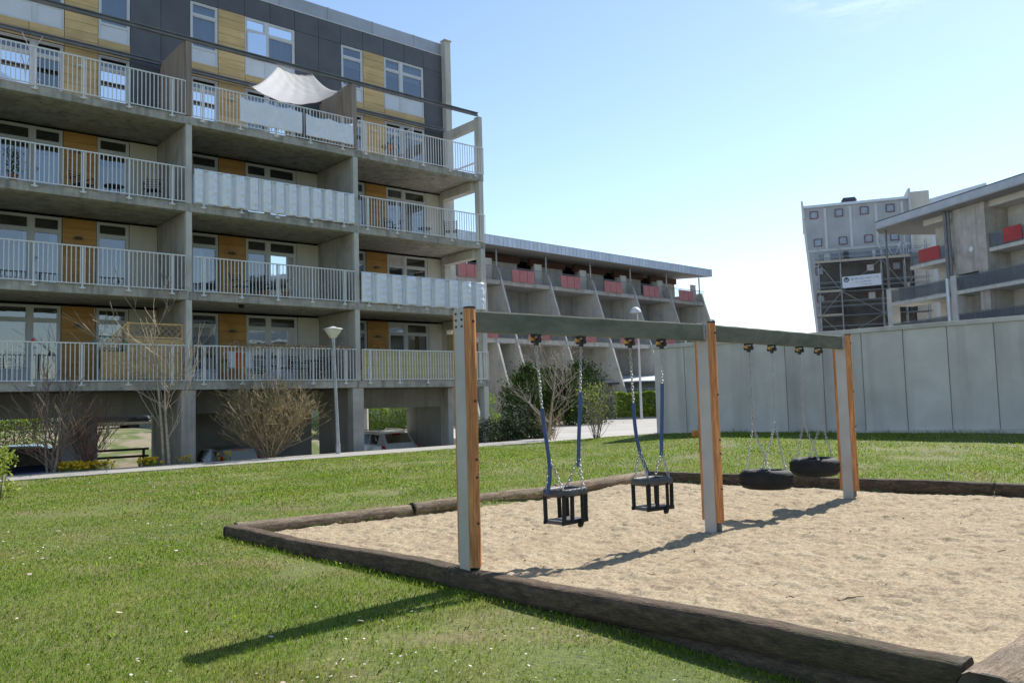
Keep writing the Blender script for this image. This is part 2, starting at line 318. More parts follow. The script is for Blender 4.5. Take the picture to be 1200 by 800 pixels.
M['furn_wood'] = pmat('brown_patio_furniture', (.18,.09,.045), (.25,.13,.07), 5, .6)
M['white_plastic'] = pmat('white_plastic', (.66,.66,.66), (.72,.72,.72), 4, .4)
def glass_mat():
    m = bpy.data.materials.new('window_glass'); m.use_nodes = True; N = m.node_tree.nodes; L = m.node_tree.links; N.remove(N['Principled BSDF'])
    t = N.new('ShaderNodeBsdfTransparent'); t.inputs[0].default_value = (.62,.68,.74,1)
    g = N.new('ShaderNodeBsdfGlossy'); g.inputs['Color'].default_value = (.92,.95,1,1); g.inputs['Roughness'].default_value = .02
    T = N.new('ShaderNodeTexCoord'); nz = N.new('ShaderNodeTexNoise'); nz.inputs['Scale'].default_value = 1.3; L.new(T.outputs['Object'], nz.inputs[0])
    bp = N.new('ShaderNodeBump'); bp.inputs['Strength'].default_value = .04; bp.inputs['Distance'].default_value = .05; L.new(nz.outputs[0], bp.inputs['Height']); L.new(bp.outputs[0], g.inputs['Normal'])
    fr = N.new('ShaderNodeFresnel'); fr.inputs[0].default_value = 2.7
    ms = N.new('ShaderNodeMixShader'); L.new(fr.outputs[0], ms.inputs[0]); L.new(t.outputs[0], ms.inputs[1]); L.new(g.outputs[0], ms.inputs[2]); L.new(ms.outputs[0], N['Material Output'].inputs[0])
    return m
M['glass'] = glass_mat()
# ------------------------------------------------------------------ SETTING
GZ = -1.15; A_AZ = .8567; PX, PY = -10.06, 25.80
Au = Vector((math.sin(A_AZ), math.cos(A_AZ), 0)); An = Vector((-math.cos(A_AZ), math.sin(A_AZ), 0)); A_ROT = PI/2 - A_AZ
def Aw(u, d, z): return Vector((PX, PY, 0)) + Au*u + An*d + Vector((0, 0, z))
SBC = Vector((-3.80, 11.02)); e1 = Vector((math.sin(R(47)), math.cos(R(47)))); e2 = Vector((math.cos(R(47)), -math.sin(R(47))))
SBL, SBW = 8.80, 8.95      # along e1, e2
SB_ROT = PI/2 - R(47)
def SBw(a, b, z=0): p = SBC + e1*a + e2*b; return Vector((p.x, p.y, z))
WA = Vector((5.10, 30.0)); WB = Vector((14.12, 23.0)); WD = (WB-WA).normalized(); W_ROT = math.atan2(WD.y, WD.x)
def sb_edges(a, b):   # distances to the four (slightly bowed) log edges
    return a-.029*b-.10, 8.62+.125*b-a, b-np.interp(a, [0, 2.64, 5.2, 8.75], [.05, .55, .66, .15]), SBW-.02-b
def lawn_z(x, y):
    x = np.asarray(x, float); y = np.asarray(y, float)
    z = .30*sm((x-1)/5.5)*sm((y-13)/13)
    z = z - .13*sm((15-y)/5) - .15*sm((9-y)/5)*sm((x+1.5)/3.5)
    z = z + .02*vnoise(x*.35, y*.35) + .008*vnoise(x*1.3+9, y*1.3)
    a = (x-SBC.x)*e1.x + (y-SBC.y)*e1.y; b = (x-SBC.x)*e2.x + (y-SBC.y)*e2.y
    ins = np.minimum.reduce(sb_edges(a, b)) > .0
    return np.where(ins, np.minimum(z, -.2), z), ins

def lawn_region(x, y):   # inside the lawn: this side of the kerb and of the wall
    d = (x-PX)*An.x + (y-PY)*An.y
    # kerb line d=-1.5 ; right of u=13.4 the edge bends towards the end of the wall
    w = (x-WA.x)*WD.y - (y-WA.y)*WD.x
    q0 = Aw(13.2, -3.1, 0); q1 = Vector((5.1, 30.0, 0)); ln = q1-q0
    c = (x-q0.x)*ln.y - (y-q0.y)*ln.x     # >0: our side
    return (d < -3.1) & (c > 0) & (w > -.1)
def make_lawn():
    st = .2
    xs = np.arange(-34, 42, st); ys = np.arange(-12, 36, st)
    X, Y = np.meshgrid(xs, ys)
    Z, ins = lawn_z(X, Y)
    # snap outside points on the border so the edge is straight
    d = (X-PX)*An.x + (Y-PY)*An.y; over = np.maximum(d+3.1, 0); X = X-An.x*over; Y = Y-An.y*over
    q0 = Aw(13.2, -3.1, 0); q1 = Vector((5.1, 30.0, 0)); ln = (q1-q0).normalized()
    c = (X-q0.x)*ln.y - (Y-q0.y)*ln.x; ov = np.maximum(-c, 0); X = X+ln.y*ov; Y = Y-ln.x*ov
    n, m = X.shape; idx = np.arange(n*m).reshape(n, m)
    far = (over > .35) | (ov > .35)
    F = np.stack([idx[:-1,:-1], idx[:-1,1:], idx[1:,1:], idx[1:,:-1]], -1).reshape(-1, 4)
    keep = ~(far.ravel()[F].all(1)); F = F[keep]
    mt = pmat('lawn_soil', (.085,.11,.02), (.14,.145,.035), .7, .95, .6, 30, dirt=((.17,.125,.065), 1.1, .8), grain=25)
    o = mesh_np('lawn', np.stack([X, Y, Z], -1).reshape(-1, 3), F, mt, smooth=True)
    tag(o, kind='structure')
make_lawn()
# ground sheet reaching the horizon, parking level
g = MB(); g.add([(-900,-900,-1.21),(900,-900,-1.21),(900,1500,-1.21),(-900,1500,-1.21)], [(0,1,2,3)])
tag(g.build('ground', pmat('far_ground', (.09,.095,.05), (.13,.125,.08), .05, .95)), kind='structure')
g = MB(); q = [Aw(-40,-1.3,GZ), Aw(13.2,-1.3,GZ), Aw(13.2,13.4,GZ), Aw(-40,13.4,GZ)]; g.add(q, [(0,1,2,3)])
tag(g.build('parking_ground', M['asphalt']), kind='structure')
# pale road / yard right of the building
M['road'] = pmat('pale_road', (.30,.285,.265), (.38,.365,.34), .5, .9, .15, 40, dirt=((.23,.22,.205), .4, .5))
g = MB(); a = Aw(13.2,-3.0,-.012); b = Vector((5.12,30.06,-.012)); poly = [a, b, Vector((16.5,21.6,-.012)), Vector((90,30,-.012)), Vector((90,160,-.012)), Vector((-60,160,-.012)), Aw(22,60,-.012), Aw(22,15.9,-.012), Aw(13.3,15.9,-.012)]
n = len(poly); g.add(poly + [p-Vector((0,0,1.1)) for p in poly], [tuple(range(n))] + [(i, i+n, (i+1)%n+n, (i+1)%n) for i in range(n)])
tag(g.build('road', M['road']), kind='structure')
g = MB()
g.obox((-6,64.6,.05),(40,64.6,.05), .3, .13)
tag(g.build('road_kerb', M['kerb']), kind='structure')
# flat kerb path between lawn and planting
g = MB(); L0 = [Aw(u, -3.1, 0) for u in (-40, 13.2)] + [Vector((5.1,30.0,0))]
for i in range(2):
    wd = (1.9, .5)[i]; a, b = L0[i], L0[i+1]; dirv = (b-a).normalized(); nr = Vector((-dirv.y, dirv.x, 0))
    g.add([a-nr*.03, b-nr*.03, b+nr*wd, a+nr*wd]+[p-Vector((0,0,.25)) for p in (a-nr*.03, b-nr*.03, b+nr*wd, a+nr*wd)], [(3,2,1,0),(4,5,6,7),(0,1,5,4),(1,2,6,5),(2,3,7,6),(3,0,4,7)])
k = g.build('kerb_path', M['kerb'], off=(0,0,.012)); tag(k, kind='structure')
# planting bed falling from kerb to parking
g = MB(); nn = 60
for i in range(nn+1):
    u = -40 + 53.2*i/nn
    for d_, z in ((-1.25,-.03), (-.9,-.04), (-.35,-.10+random.uniform(-.05,.05)), (.25,GZ+.02)): g.v.append(tuple(Aw(u, d_, z)))
g.f = [(i*4+k, i*4+k+1, (i+1)*4+k+1, (i+1)*4+k) for i in range(nn) for k in range(3)]
tag(g.build('planting_bed', pmat('bed_soil', (.055,.045,.03), (.10,.085,.055), 3, .95, .5, 20), smooth='all'), kind='structure')
# bank behind the building
g = MB(); nn = 30
prof = [(13.2,GZ),(14.2,-.75),(14.8,-.45),(16.2,-.25),(17.6,.12),(19,.32),(20.5,.55),(27,.75),(60,.8)]
for i in range(nn+1):
    u = -60+82*i/nn
    for d_, z in prof: g.v.append(tuple(Aw(u, d_, z+random.uniform(-.04,.04))))
mm = len(prof); g.f = [(i*mm+k, i*mm+k+1, (i+1)*mm+k+1, (i+1)*mm+k) for i in range(nn) for k in range(mm-1)]
tag(g.build('gravel_bank', pmat('gravel_and_grass', (.085,.12,.025), (.24,.20,.14), .55, .95, .4, 25, lo=.42, hi=.55), smooth='all'), kind='structure')

# ------------------------------------------------------------------ grass
def make_grass():
    M['grass'] = m = pmat('grass_blade', (.15,.255,.02), (.23,.32,.038), .9, .6, island=.5, trans=.5, dirt=((.34,.29,.095), 1.3, .65), spec=.15)
    V = []; Fq = []
    def band(y0, y1, dens, h, w, x0=-1, x1=1):
        # rectangle in polar-ish strip: x limited by the camera's cone plus margin
        hw = .72*y1+2.5
        N = int(dens*(y1-y0)*2*hw); x = rng.uniform(-hw, hw, N); y = rng.uniform(y0, y1, N)
        ok = np.abs(x) < .70*y+2.3
        x, y = x[ok], y[ok]; z, ins = lawn_z(x, y); ok = lawn_region(x, y) & ~ins
        # bare patches
        p = vnoise(x*.9+5, y*.9+2)+.5*vnoise(x*2.3, y*2.3); la = (x-SBC.x)*e1.x+(y-SBC.y)*e1.y; lb = (x-SBC.x)*e2.x+(y-SBC.y)*e2.y
        worn = np.exp(-((la+.55)/.45)**2)*np.exp(-((lb-7.0)/1.5)**2)*1.1+np.exp(-((la+1.5)/.5)**2-((lb-6.2)/.7)**2)*.7
        ok &= (rng.random(len(x)) > np.clip(np.maximum(p*1.1-.35, worn*(.55+.6*vnoise(x*3,y*3))), 0, .85))
        x, y, z = x[ok], y[ok], z[ok]; n = len(x)
        hh = h*(.55+.8*rng.random(n))*(1+.35*vnoise(x*.7, y*.7)); an = rng.uniform(0, 2*PI, n); lean = rng.uniform(.1, .95, n)*hh; la = rng.uniform(0, 2*PI, n)
        ww = w*(.6+.7*rng.random(n))
        dx, dy = np.cos(an)*ww, np.sin(an)*ww; lx, ly = np.cos(la)*lean, np.sin(la)*lean
        b = np.stack([np.stack([x-dx, y-dy, z-.01], -1), np.stack([x+dx, y+dy, z-.01], -1), np.stack([x+lx*.35+dx*.7, y+ly*.35+dy*.7, z+hh*.6], -1),
                      np.stack([x+lx, y+ly, z+hh*(1-.3*rng.random(n))], -1), np.stack([x+lx*.35-dx*.7, y+ly*.35-dy*.7, z+hh*.6], -1)], 1)
        V.append(b.reshape(-1, 3))
    s = .35 if FAST_TEST else 1
    band(3.2, 6, 6500*s, .027, .0017); band(6, 9, 3600*s, .028, .0024); band(9, 13, 1700*s, .030, .0038); band(13, 19, 800*s, .032, .006); band(19, 34, 340*s, .034, .010)
    V = np.concatenate(V); n = len(V)//5; F = np.arange(n*5).reshape(n, 5)
    o = mesh_np('lawn_grass', V, F, m); tag(o, 'short mown green grass with worn yellowish patches', 'grass', kind='stuff')
    # longer tufts against the logs
    V = []
    N = 5000; side = rng.random(N); t = rng.random(N); o_ = .1*rng.random(N)**2
    a = np.where(side < .5, .029*t*SBW-.15-o_, t*8.7); b = np.where(side < .5, t*SBW, np.interp(a, [0, 2.64, 5.2, 8.75], [.05, .55, .66, .15])-.24-o_)
    b = np.where(side > .75, t*SBW, b); a = np.where(side > .75, 8.62+.125*b+.28+o_, a)
    x = SBC.x+e1.x*a+e2.x*b; y = SBC.y+e1.y*a+e2.y*b
    nw = 2600; tw = rng.random(nw)*19; cl = np.clip(vnoise(tw*1.3, tw*0)+.2, 0, 1); wk = rng.random(nw) < cl; x[:nw][wk] = (WA.x+WD.x*tw+WD.y*(.16+.12*rng.random(nw)))[wk]; y[:nw][wk] = (WA.y+WD.y*tw-WD.x*(.16+.12*rng.random(nw)))[wk]
    z, ins = lawn_z(x, y); hh = .025+.05*rng.random(N)**3; hh[:nw][wk] *= 2.6; an = rng.uniform(0, 2*PI, N); ww = .003
    dx, dy = np.cos(an)*ww, np.sin(an)*ww; la = rng.uniform(0, 2*PI, N); lx, ly = np.cos(la)*hh*.5, np.sin(la)*hh*.5
    V = np.stack([np.stack([x-dx, y-dy, z-.01], -1), np.stack([x+dx, y+dy, z-.01], -1), np.stack([x+lx*.3+dx*.7, y+ly*.3+dy*.7, z+hh*.6], -1), np.stack([x+lx, y+ly, z+hh], -1), np.stack([x+lx*.3-dx*.7, y+ly*.3-dy*.7, z+hh*.6], -1)], 1).reshape(-1, 3)
    o = mesh_np('grass_tufts', V, np.arange(N*5).reshape(N, 5), m); tag(o, 'longer grass tufts growing against the sandpit logs and the wall foot', 'grass', kind='stuff')
    # daisies
    V = []; F = []; N = 2600
    x = []; y = []
    while len(x) < N:
        yy = 4.3+27*random.random()**.9; xx = random.uniform(-.68*yy-.5, .66*yy)
        if vnoise(np.array([xx*.45+3]), np.array([yy*.45]))[0] + random.uniform(-.25,.25) < .10-.02*yy*(xx < 0)*.5+.12*(xx > 0)+.25*(yy < 9): continue
        x.append(xx); y.append(yy)
    x = np.array(x); y = np.array(y); z, ins = lawn_z(x, y); ok = lawn_region(x, y) & ~ins; x, y, z = x[ok], y[ok], z[ok]
    for i in range(len(x)):
        r_ = random.uniform(.006, .011)*(1+y[i]*.02); zz = z[i]+random.uniform(.018,.034); t = len(V); tx, ty = random.uniform(-.5,.5), random.uniform(-.8,.2)
        for k in range(6):
            c_, s_ = math.cos(k*PI/3), math.sin(k*PI/3); V.append((x[i]+r_*c_, y[i]+r_*s_, zz+r_*(c_*tx+s_*ty)))
        F.append(tuple(range(t, t+6)))
    o = mesh_np('daisies', V, F, pmat('white_petals', (.72,.70,.68), (.80,.78,.76), 5, .7, island=.15, trans=.2)); tag(o, 'tiny white daisies scattered over the lawn', 'daisies', kind='stuff')
    V = []; F = []
    for i in range(60):
        yy = 4.5+9*random.random(); xx = random.uniform(-.66*yy, -.1*yy)
        z_, ins_ = lawn_z(np.array([xx]), np.array([yy]))
        if ins_[0] or not lawn_region(np.array([xx]), np.array([yy]))[0]: continue
        r_ = random.uniform(.010, .026)*random.choice((.6,.6,1)); zz = float(z_[0])+.028; t = len(V); ph = random.uniform(0,6)
        for k in range(5):
            V.append((xx+r_*math.cos(k*1.257+ph)*1.3, yy+r_*math.sin(k*1.257+ph)*.8, zz+random.uniform(-.006,.014)))
        F.append(tuple(range(t, t+5)))
    o = mesh_np('fallen_petals', V, F, pmat('dry_petals', (.50,.36,.27), (.66,.56,.50), 30, .8, island=.3)); tag(o, 'fallen pinkish petals and dry leaves lying on the lawn', 'petals', kind='stuff')
make_grass()

# ------------------------------------------------------------------ sandpit
def make_sand():
    st = .026; a = np.arange(.04, 9.8, st); b = np.arange(.02, SBW, st); Aq, Bq = np.meshgrid(a, b)
    h = .014*vnoise(Aq*.8, Bq*.8)+.008*vnoise(Aq*2.1+3, Bq*2.1+8)
    ridg = 1-np.abs(vnoise(Aq*3.6+7, Bq*3.6+1)); crs = (1-np.abs(vnoise(Aq*5.2+.6*vnoise(Aq*3,Bq*3), Bq*8.1+2)))**5; h -= .016*crs; crs = (1-np.abs(vnoise(Aq*9.1+7, Bq*12.7+.6*vnoise(Aq*4,Bq*4))))**5; h -= .009*crs; h += .009*(ridg**2-.4); h += .010*vnoise(Aq*6.3+1, Bq*6.3) + .008*(1-np.abs(vnoise(Aq*9.7+2, Bq*9.7+5)))**2+.006*vnoise(Aq*15, Bq*15+4)+.0035*vnoise(Aq*29, Bq*29)
    for i in range(1900):    # footprints
        ca, cb = random.uniform(.2, SBL-.2), random.uniform(.2, SBW-.2); th = random.uniform(0, PI); la, lb = random.uniform(.05,.11), random.uniform(.03,.05); dp_ = random.uniform(.004,.018)
        i0, i1 = np.searchsorted(a, [ca-.35, ca+.35]); j0, j1 = np.searchsorted(b, [cb-.35, cb+.35])
        da = Aq[j0:j1,i0:i1]-ca; db = Bq[j0:j1,i0:i1]-cb; p = (da*math.cos(th)+db*math.sin(th))/la; q_ = (-da*math.sin(th)+db*math.cos(th))/lb
        r2 = p*p+q_*q_; h[j0:j1,i0:i1] += -dp_*np.exp(-r2*1.2)+dp_*.45*np.exp(-(np.sqrt(r2)-1.5)**2*3)
    E = sb_edges(Aq, Bq)
    h += -.025
    h -= .075*sm((.9-E[2])/.9)+.09*sm((1.2-E[1])/1.2)
    # hollows under the swings
    for t_, s_ in SWING_SPOTS:
        h -= .06*np.exp(-(((Aq-t_)/.9)**2+((Bq-s_)/.55)**2))
    h = np.where(np.minimum.reduce(E) < -.12, -.45, h)
    X = SBC.x+e1.x*Aq+e2.x*Bq; Y = SBC.y+e1.y*Aq+e2.y*Bq
    n, m = X.shape; idx = np.arange(n*m).reshape(n, m); F = np.stack([idx[:-1,:-1], idx[1:,:-1], idx[1:,1:], idx[:-1,1:]], -1).reshape(-1, 4)[:, ::-1]
    mt = pmat('dry_sand', (.352,.275,.178), (.425,.343,.228), 1.6, .95, .7, 110, detail=9, dirt=((.25,.19,.12), 9, .55), spec=.2, grain=38)  # fine colour noise paints sand grains plus the tiny shadows between them
    o = mesh_np('sand', np.stack([X, Y, h], -1).reshape(-1, 3), F, mt, smooth=True); tag(o, kind='structure')
    from mathutils.bvhtree import BVHTree
    def hz(x, y):
        p_ = Vector((x-SBC.x, y-SBC.y)); i = int((p_.dot(e1)-a[0])/st); j = int((p_.dot(e2)-b[0])/st)
        return float(h[min(max(j,0),n-1), min(max(i,0),m-1)])
    return hz
P0 = Vector((-.44, 7.70)); P1 = Vector((2.312, 9.93)); P2 = Vector((5.034, 12.69))
def beamp(bay, t): a, b = ((P0, P1), (P1, P2))[bay]; d = (b-a).normalized(); return a+d*t, d
SWING_SPOTS = []
for bay, t in ((0,1.2),(0,2.5),(1,1.33),(1,2.72)):
    p, d = beamp(bay, t); v = p-SBC; SWING_SPOTS.append((v.dot(e1), v.dot(e2)))
sand_z = make_sand()
# pebbles and bark bits on the sand
mb = MB()
for i in range(110):
    p = SBw(random.uniform(.3, SBL-.3), random.uniform(.3, SBW-.3)); r_ = random.choice((.004,.005,.006,.009)); mb.blob((p.x, p.y, sand_z(p.x,p.y)+r_*.4), r_, i, 5, 4, .35)
tag(mb.build('pebbles', pmat('dark_pebble', (.10,.075,.06), (.22,.18,.15), 30, .9), smooth='all'), 'small dark pebbles scattered over the sand', 'pebbles', kind='stuff')
def twig(x, y, L, az, label, r_=.0045):
    mb = MB(); pts = []
    for k in range(6):
        q_ = (k/5-.5)*L; px, py = x+math.sin(az)*q_+.01*random.uniform(-1,1), y+math.cos(az)*q_+.01*random.uniform(-1,1); pts.append((px, py, sand_z(px, py)+r_*.9))
    mb.tube(pts, [r_*.6,r_,r_*1.1,r_,r_*.9,r_*.5], 6)
    tag(mb.build('twig', M['twig_red'], smooth='all'), label, 'twig', 'dry twigs lying on the sand')
for (x, y, L, az, lb) in ((2.121,6.594,.13,1.2,'short thick dry twig on the sand in front of the tyre swings'), (2.139,7.028,.10,.9,'small dark twig lying nearest the middle swing post'), (2.512,6.46,.22,1.75,'long thin dry stick lying on the open sand'), (4.584,8.037,.13,1.3,'small twig on the sand towards the back right log')):
    twig(x, y, L, az, lb)
# sandpit logs ------------------------------------------------------
def SC(c, e, r): return .97*r*math.copysign(abs(c)**e, c)
def SG(c, e, r, flat): return min(SC(c, e, r), r*flat)+r+r*(1-flat)
def log(a, b, r, top, mat, label, ends=(1, 1), flat=.75, group='timber logs framing the sandpit', seed=0, sqr=1.):
    rr = random.Random(seed); a, b = Vector((a.x, a.y, 0)), Vector((b.x, b.y, 0)); L = (b-a).length; az = math.atan2((b-a).y, (b-a).x)
    t = thing('timber_log', label, 'log', (a.x, a.y, top-2*r), az, group)
    n, m = 18, max(4, int(L/.16)); mb = MB(); ph = [rr.uniform(-1, 1) for _ in range(n)]
    for i in range(m+1):
        w1, w2 = .012*math.sin(i*.31+seed)+.006*rr.uniform(-1, 1), .010*math.sin(i*.23+seed*2)+.004*rr.uniform(-1, 1)
        for k in range(n):
            th = 2*PI*k/n; q = r*(1+.03*ph[k]+.018*rr.uniform(-1, 1)); ct, st_ = math.cos(th), math.sin(th); y, z = q*math.copysign(abs(ct)**sqr, ct), q*math.copysign(abs(st_)**sqr, st_)
            z = min(z, r*flat+.004*ph[k]); mb.v.append((L*i/m + (.012*rr.uniform(-1,1) if i in (0, m) else 0), y+w1, z+r+w2+r*(1-flat)))
    mb.f = [(i*n+k, i*n+(k+1)%n, (i+1)*n+(k+1)%n, (i+1)*n+k) for i in range(m) for k in range(n)]
    mb.build('bark', mat, t, smooth=True, angle=50)
    # the checks along the grain and the two sawn ends
    for e, x in ((0, -.004), (1, L+.004)):
        c = MB(); c.v = [(x, SC(math.cos(2*PI*k/n), sqr, r), SG(math.sin(2*PI*k/n), sqr, r, flat)) for k in range(n)] + [(x+(.03 if e == 0 else -.03), SC(math.cos(2*PI*k/n), sqr, r), SG(math.sin(2*PI*k/n), sqr, r, flat)) for k in range(n)]
        c.f = [tuple(range(n)), tuple(range(n, 2*n))]+[(k, (k+1)%n, (k+1)%n+n, k+n) for k in range(n)]
        c.build('cut_end', M['log_end'], t)
    return t
def sb2(a, b): p = SBC+e1*a+e2*b; return p
def fa(b): return .029*b+.06-.13
log(sb2(fa(0)+.1, .04), sb2(fa(4.52)+.12, 4.52), .105, .03, M['log_dark'], 'dark weathered log along the near sandpit edge, ending at the far left corner', seed=1, flat=.86, sqr=.62)
log(sb2(fa(4.55)+.10, 4.55), sb2(fa(8.86)+.10, 8.88), .112, .04, M['log_dark'], 'dark weathered log along the near sandpit edge, between nearest swing post and right corner', seed=2, flat=.86, sqr=.62)
log(sb2(fa(4.2)+.12, 4.9), sb2(fa(8.86)+.08, 8.80), .11, -.14, M['log_dark'], 'half buried lower log under the near edge of the sandpit', seed=11, flat=.9)
log(sb2(.02, 9.06), sb2(4.6, 9.10), .15, .06, M['log_pale'], 'thick sunlit log with a sawn end at the near right corner of the sandpit', seed=3, flat=.75)
log(sb2(4.63, 9.1), sb2(9.9, 9.12), .14, .05, M['log_pale'], 'log continuing the right edge of the sandpit outside the picture', seed=4, flat=.8)
log(sb2(.14, -.04), sb2(2.62, .43), .105, .05, M['log_pale'], 'round pale log at the far left corner of the sandpit', seed=5, flat=.95)
log(sb2(2.66, .44), sb2(5.6, .53), .105, .085, M['log_pale'], 'round pale log behind the nearest toddler swing on the far left edge of the sandpit', seed=6, flat=.95)
log(sb2(5.64, .53), sb2(8.72, .06), .105, .085, M['log_pale'], 'round pale log running to the far corner behind the second toddler swing', seed=7, flat=.95)
log(sb2(8.72+.02, -.05), sb2(8.72+.125*3.55, 3.55), .125, .075, M['log_dark'], 'dark log along the back edge of the sandpit behind the tyre swings', seed=8, flat=.9, sqr=.62)
log(sb2(8.72+.125*3.58, 3.58), sb2(8.72+.125*6.2, 6.2), .125, .075, M['log_dark'], 'dark log along the back edge of the sandpit right of the last swing post', seed=9, flat=.9, sqr=.62)
log(sb2(8.72+.125*6.23, 6.23), sb2(8.72+.125*9.1, 9.1), .125, .07, M['log_dark'], 'dark log along the back edge of the sandpit at the right edge of the picture', seed=10, flat=.9, sqr=.62)

# ------------------------------------------------------------------ SWINGS
def bolt(mb, p, nrm, r=.011):
    p = Vector(p); nrm = Vector(nrm); mb.tube([p, p+nrm*.008], r, 8)
swf = thing('swing_frame', 'long swing frame of grey steel and orange timber posts carrying green beams over the sand', 'swing frame', (P1.x, P1.y, 0), 0)
def post(p, d, lean=0):
    q = Vector((d.y, -d.x)); rz = math.atan2(d.y, d.x)
    T = Matrix.Translation((p.x, p.y, 0)) @ Matrix.Rotation(rz, 4, 'Z')
    def tf(mb): mb.v = [tuple(T @ Vector(v)) for v in mb.v]; return mb
    s = MB().box(-.06, -.052, -.078, .078, -.35, 2.415).box(.052, .06, -.078, .078, -.35, 2.415).box(-.052, .052, -.006, .006, -.35, 2.41)
    so_ = tf(s).build('steel_post', M['post_steel'], swf, world=True)
    for sy in (-1, 1):
        w = MB(); prof = [(-.056, 0), (.056, 0)] + [(.058*math.cos(t), .062*math.sin(t)) for t in [PI*k/10 for k in range(0, 11)]]
        poly = [(x, sy*(.079+y)) for x, y in prof[2:]]
        w.prism(poly, 'z', .06+.02*(sy > 0), 2.40); tf(w).build('timber_cheek', M['post_wood'], swf, world=True, smooth=True, angle=35)
        c = MB(); c.prism([(x*1.06, sy*(.079+(y-.0)*1.06)) for x, y in prof[2:]], 'z', 2.401, 2.418); tf(c).build('cap', M['black'], swf, world=True)
    b = MB()
    for z in (2.36, 2.30, 2.24):
        bolt(b, (-.06, -.045, z), (-1, 0, 0)); bolt(b, (-.06, .045, z-.0), (-1, 0, 0))
    for z in (2.28, 1.55, 1.02, .86, .45):
        bolt(b, (-.0, -.141, z), (0, -1, 0), .012)
    tf(b).build('bolts', M['black'], swf, world=True)
d0 = beamp(0, 0)[1]; d1 = beamp(1, 0)[1]
post(P0, d0); post(P1, (d0+d1).normalized()); post(P2, d1)
def beam(bay, t0, t1):
    a, d = beamp(bay, t0); b, _ = beamp(bay, t1); mb = MB(); n = 24
    q = Vector((d.y, -d.x, 0))
    for i in range(n+1):
        p = a+(b-a)*i/n; w = .0016*math.sin(i*1.7+bay)
        for sy, z in ((-1,2.195),(1,2.195),(1,2.378),(.86,2.392),(-.86,2.392),(-1,2.378)):
            mb.v.append((p.x+q.x*sy*(.05+w), p.y+q.y*sy*(.05+w), z+w))
    mb.f = [(i*6+k, i*6+(k+1)%6, (i+1)*6+(k+1)%6, (i+1)*6+k) for i in range(n) for k in range(6)]+[tuple(range(6)), tuple(range(n*6, n*6+6))]
    mb.build('crossbeam', M['beam_wood'], swf, world=True)
L0_, L1_ = (P1-P0).length, (P2-P1).length
beam(0, .062, L0_-.07); beam(1, .07, L1_-.062)
pl = MB()
for bay, t in ((0, .075), (0, L0_-.08), (1, .082), (1, L1_-.075)):
    p, d = beamp(bay, t); q = Vector((d.y, -d.x, 0))
    pl.obox((p.x+q.x*.054, p.y+q.y*.054, 2.21), (p.x+q.x*.054, p.y+q.y*.054, 2.38), .03, .006, (q.x, q.y, 0))
pl.build('end_plate', M['post_steel'], swf, world=True)
HANG = [(0, .875), (0, 1.49), (0, 2.23), (0, 2.75), (1, 1.03), (1, 1.65), (1, 2.46), (1, 3.06)]
for bay, t in HANG:
    p, d = beamp(bay, t); rz = math.atan2(d.y, d.x); T = Matrix.Translation((p.x, p.y, 0)) @ Matrix.Rotation(rz, 4, 'Z')
    h = MB().box(-.035, .035, -.045, .045, 2.178, 2.194).box(-.022, .022, -.05, -.042, 2.11, 2.18).box(-.022, .022, .042, .05, 2.11, 2.18).tube([(0,-.06,2.135),(0,.06,2.135)], .024, 10).box(-.016,.016,-.02,.02,2.085,2.135)
    h.v = [tuple(T @ Vector(v)) for v in h.v]; ho = h.build('hanger', M['black'], swf, world=True)
    b = MB().tube([(-.075,0,2.15),(-.024,0,2.15)], .019, 10); b.v = [tuple(T @ Vector(v)) for v in b.v]; bo = b.build('bearing', M['brass'], ho)
    bo.location = -Vector((P1.x, P1.y, 0)) # the hanger's own space starts at the frame's base

def chain_mb(mb, path, pitch_=.033, wr=.005, lw=.0145):
    pts = [Vector(p) for p in path]; seg = [(pts[i+1]-pts[i]).length for i in range(len(pts)-1)]; L = sum(seg); n = max(2, int(round(L/pitch_)))
    def at(s):
        for i, l in enumerate(seg):
            if s <= l or i == len(seg)-1: return pts[i].lerp(pts[i+1], min(s/l, 1)), (pts[i+1]-pts[i]).normalized()
            s -= l
    for i in range(n):
        p, d = at((i+.5)*L/n); X = d.orthogonal().normalized(); Y = d.cross(X)
        c, s = math.cos(i*PI/2+.4), math.sin(i*PI/2+.4); W = X*c+Y*s; hl = pitch_*.5+wr
        ring = [p+d*(hl*a)+W*(lw*b) for a, b in ((1,.0),(.72,.85),(-.72,.85),(-1,0),(-.72,-.85),(.72,-.85))]
        mb.ring(ring, wr, 4)
def ring_rect(a, b, r, n=6):
    P = []
    for cx, cy, t0 in ((a-r,b-r,0),(-a+r,b-r,PI/2),(-a+r,-b+r,PI),(a-r,-b+r,1.5*PI)):
        for k in range(n+1): P.append((cx+r*math.cos(t0+PI/2*k/n), cy+r*math.sin(t0+PI/2*k/n)))
    return P
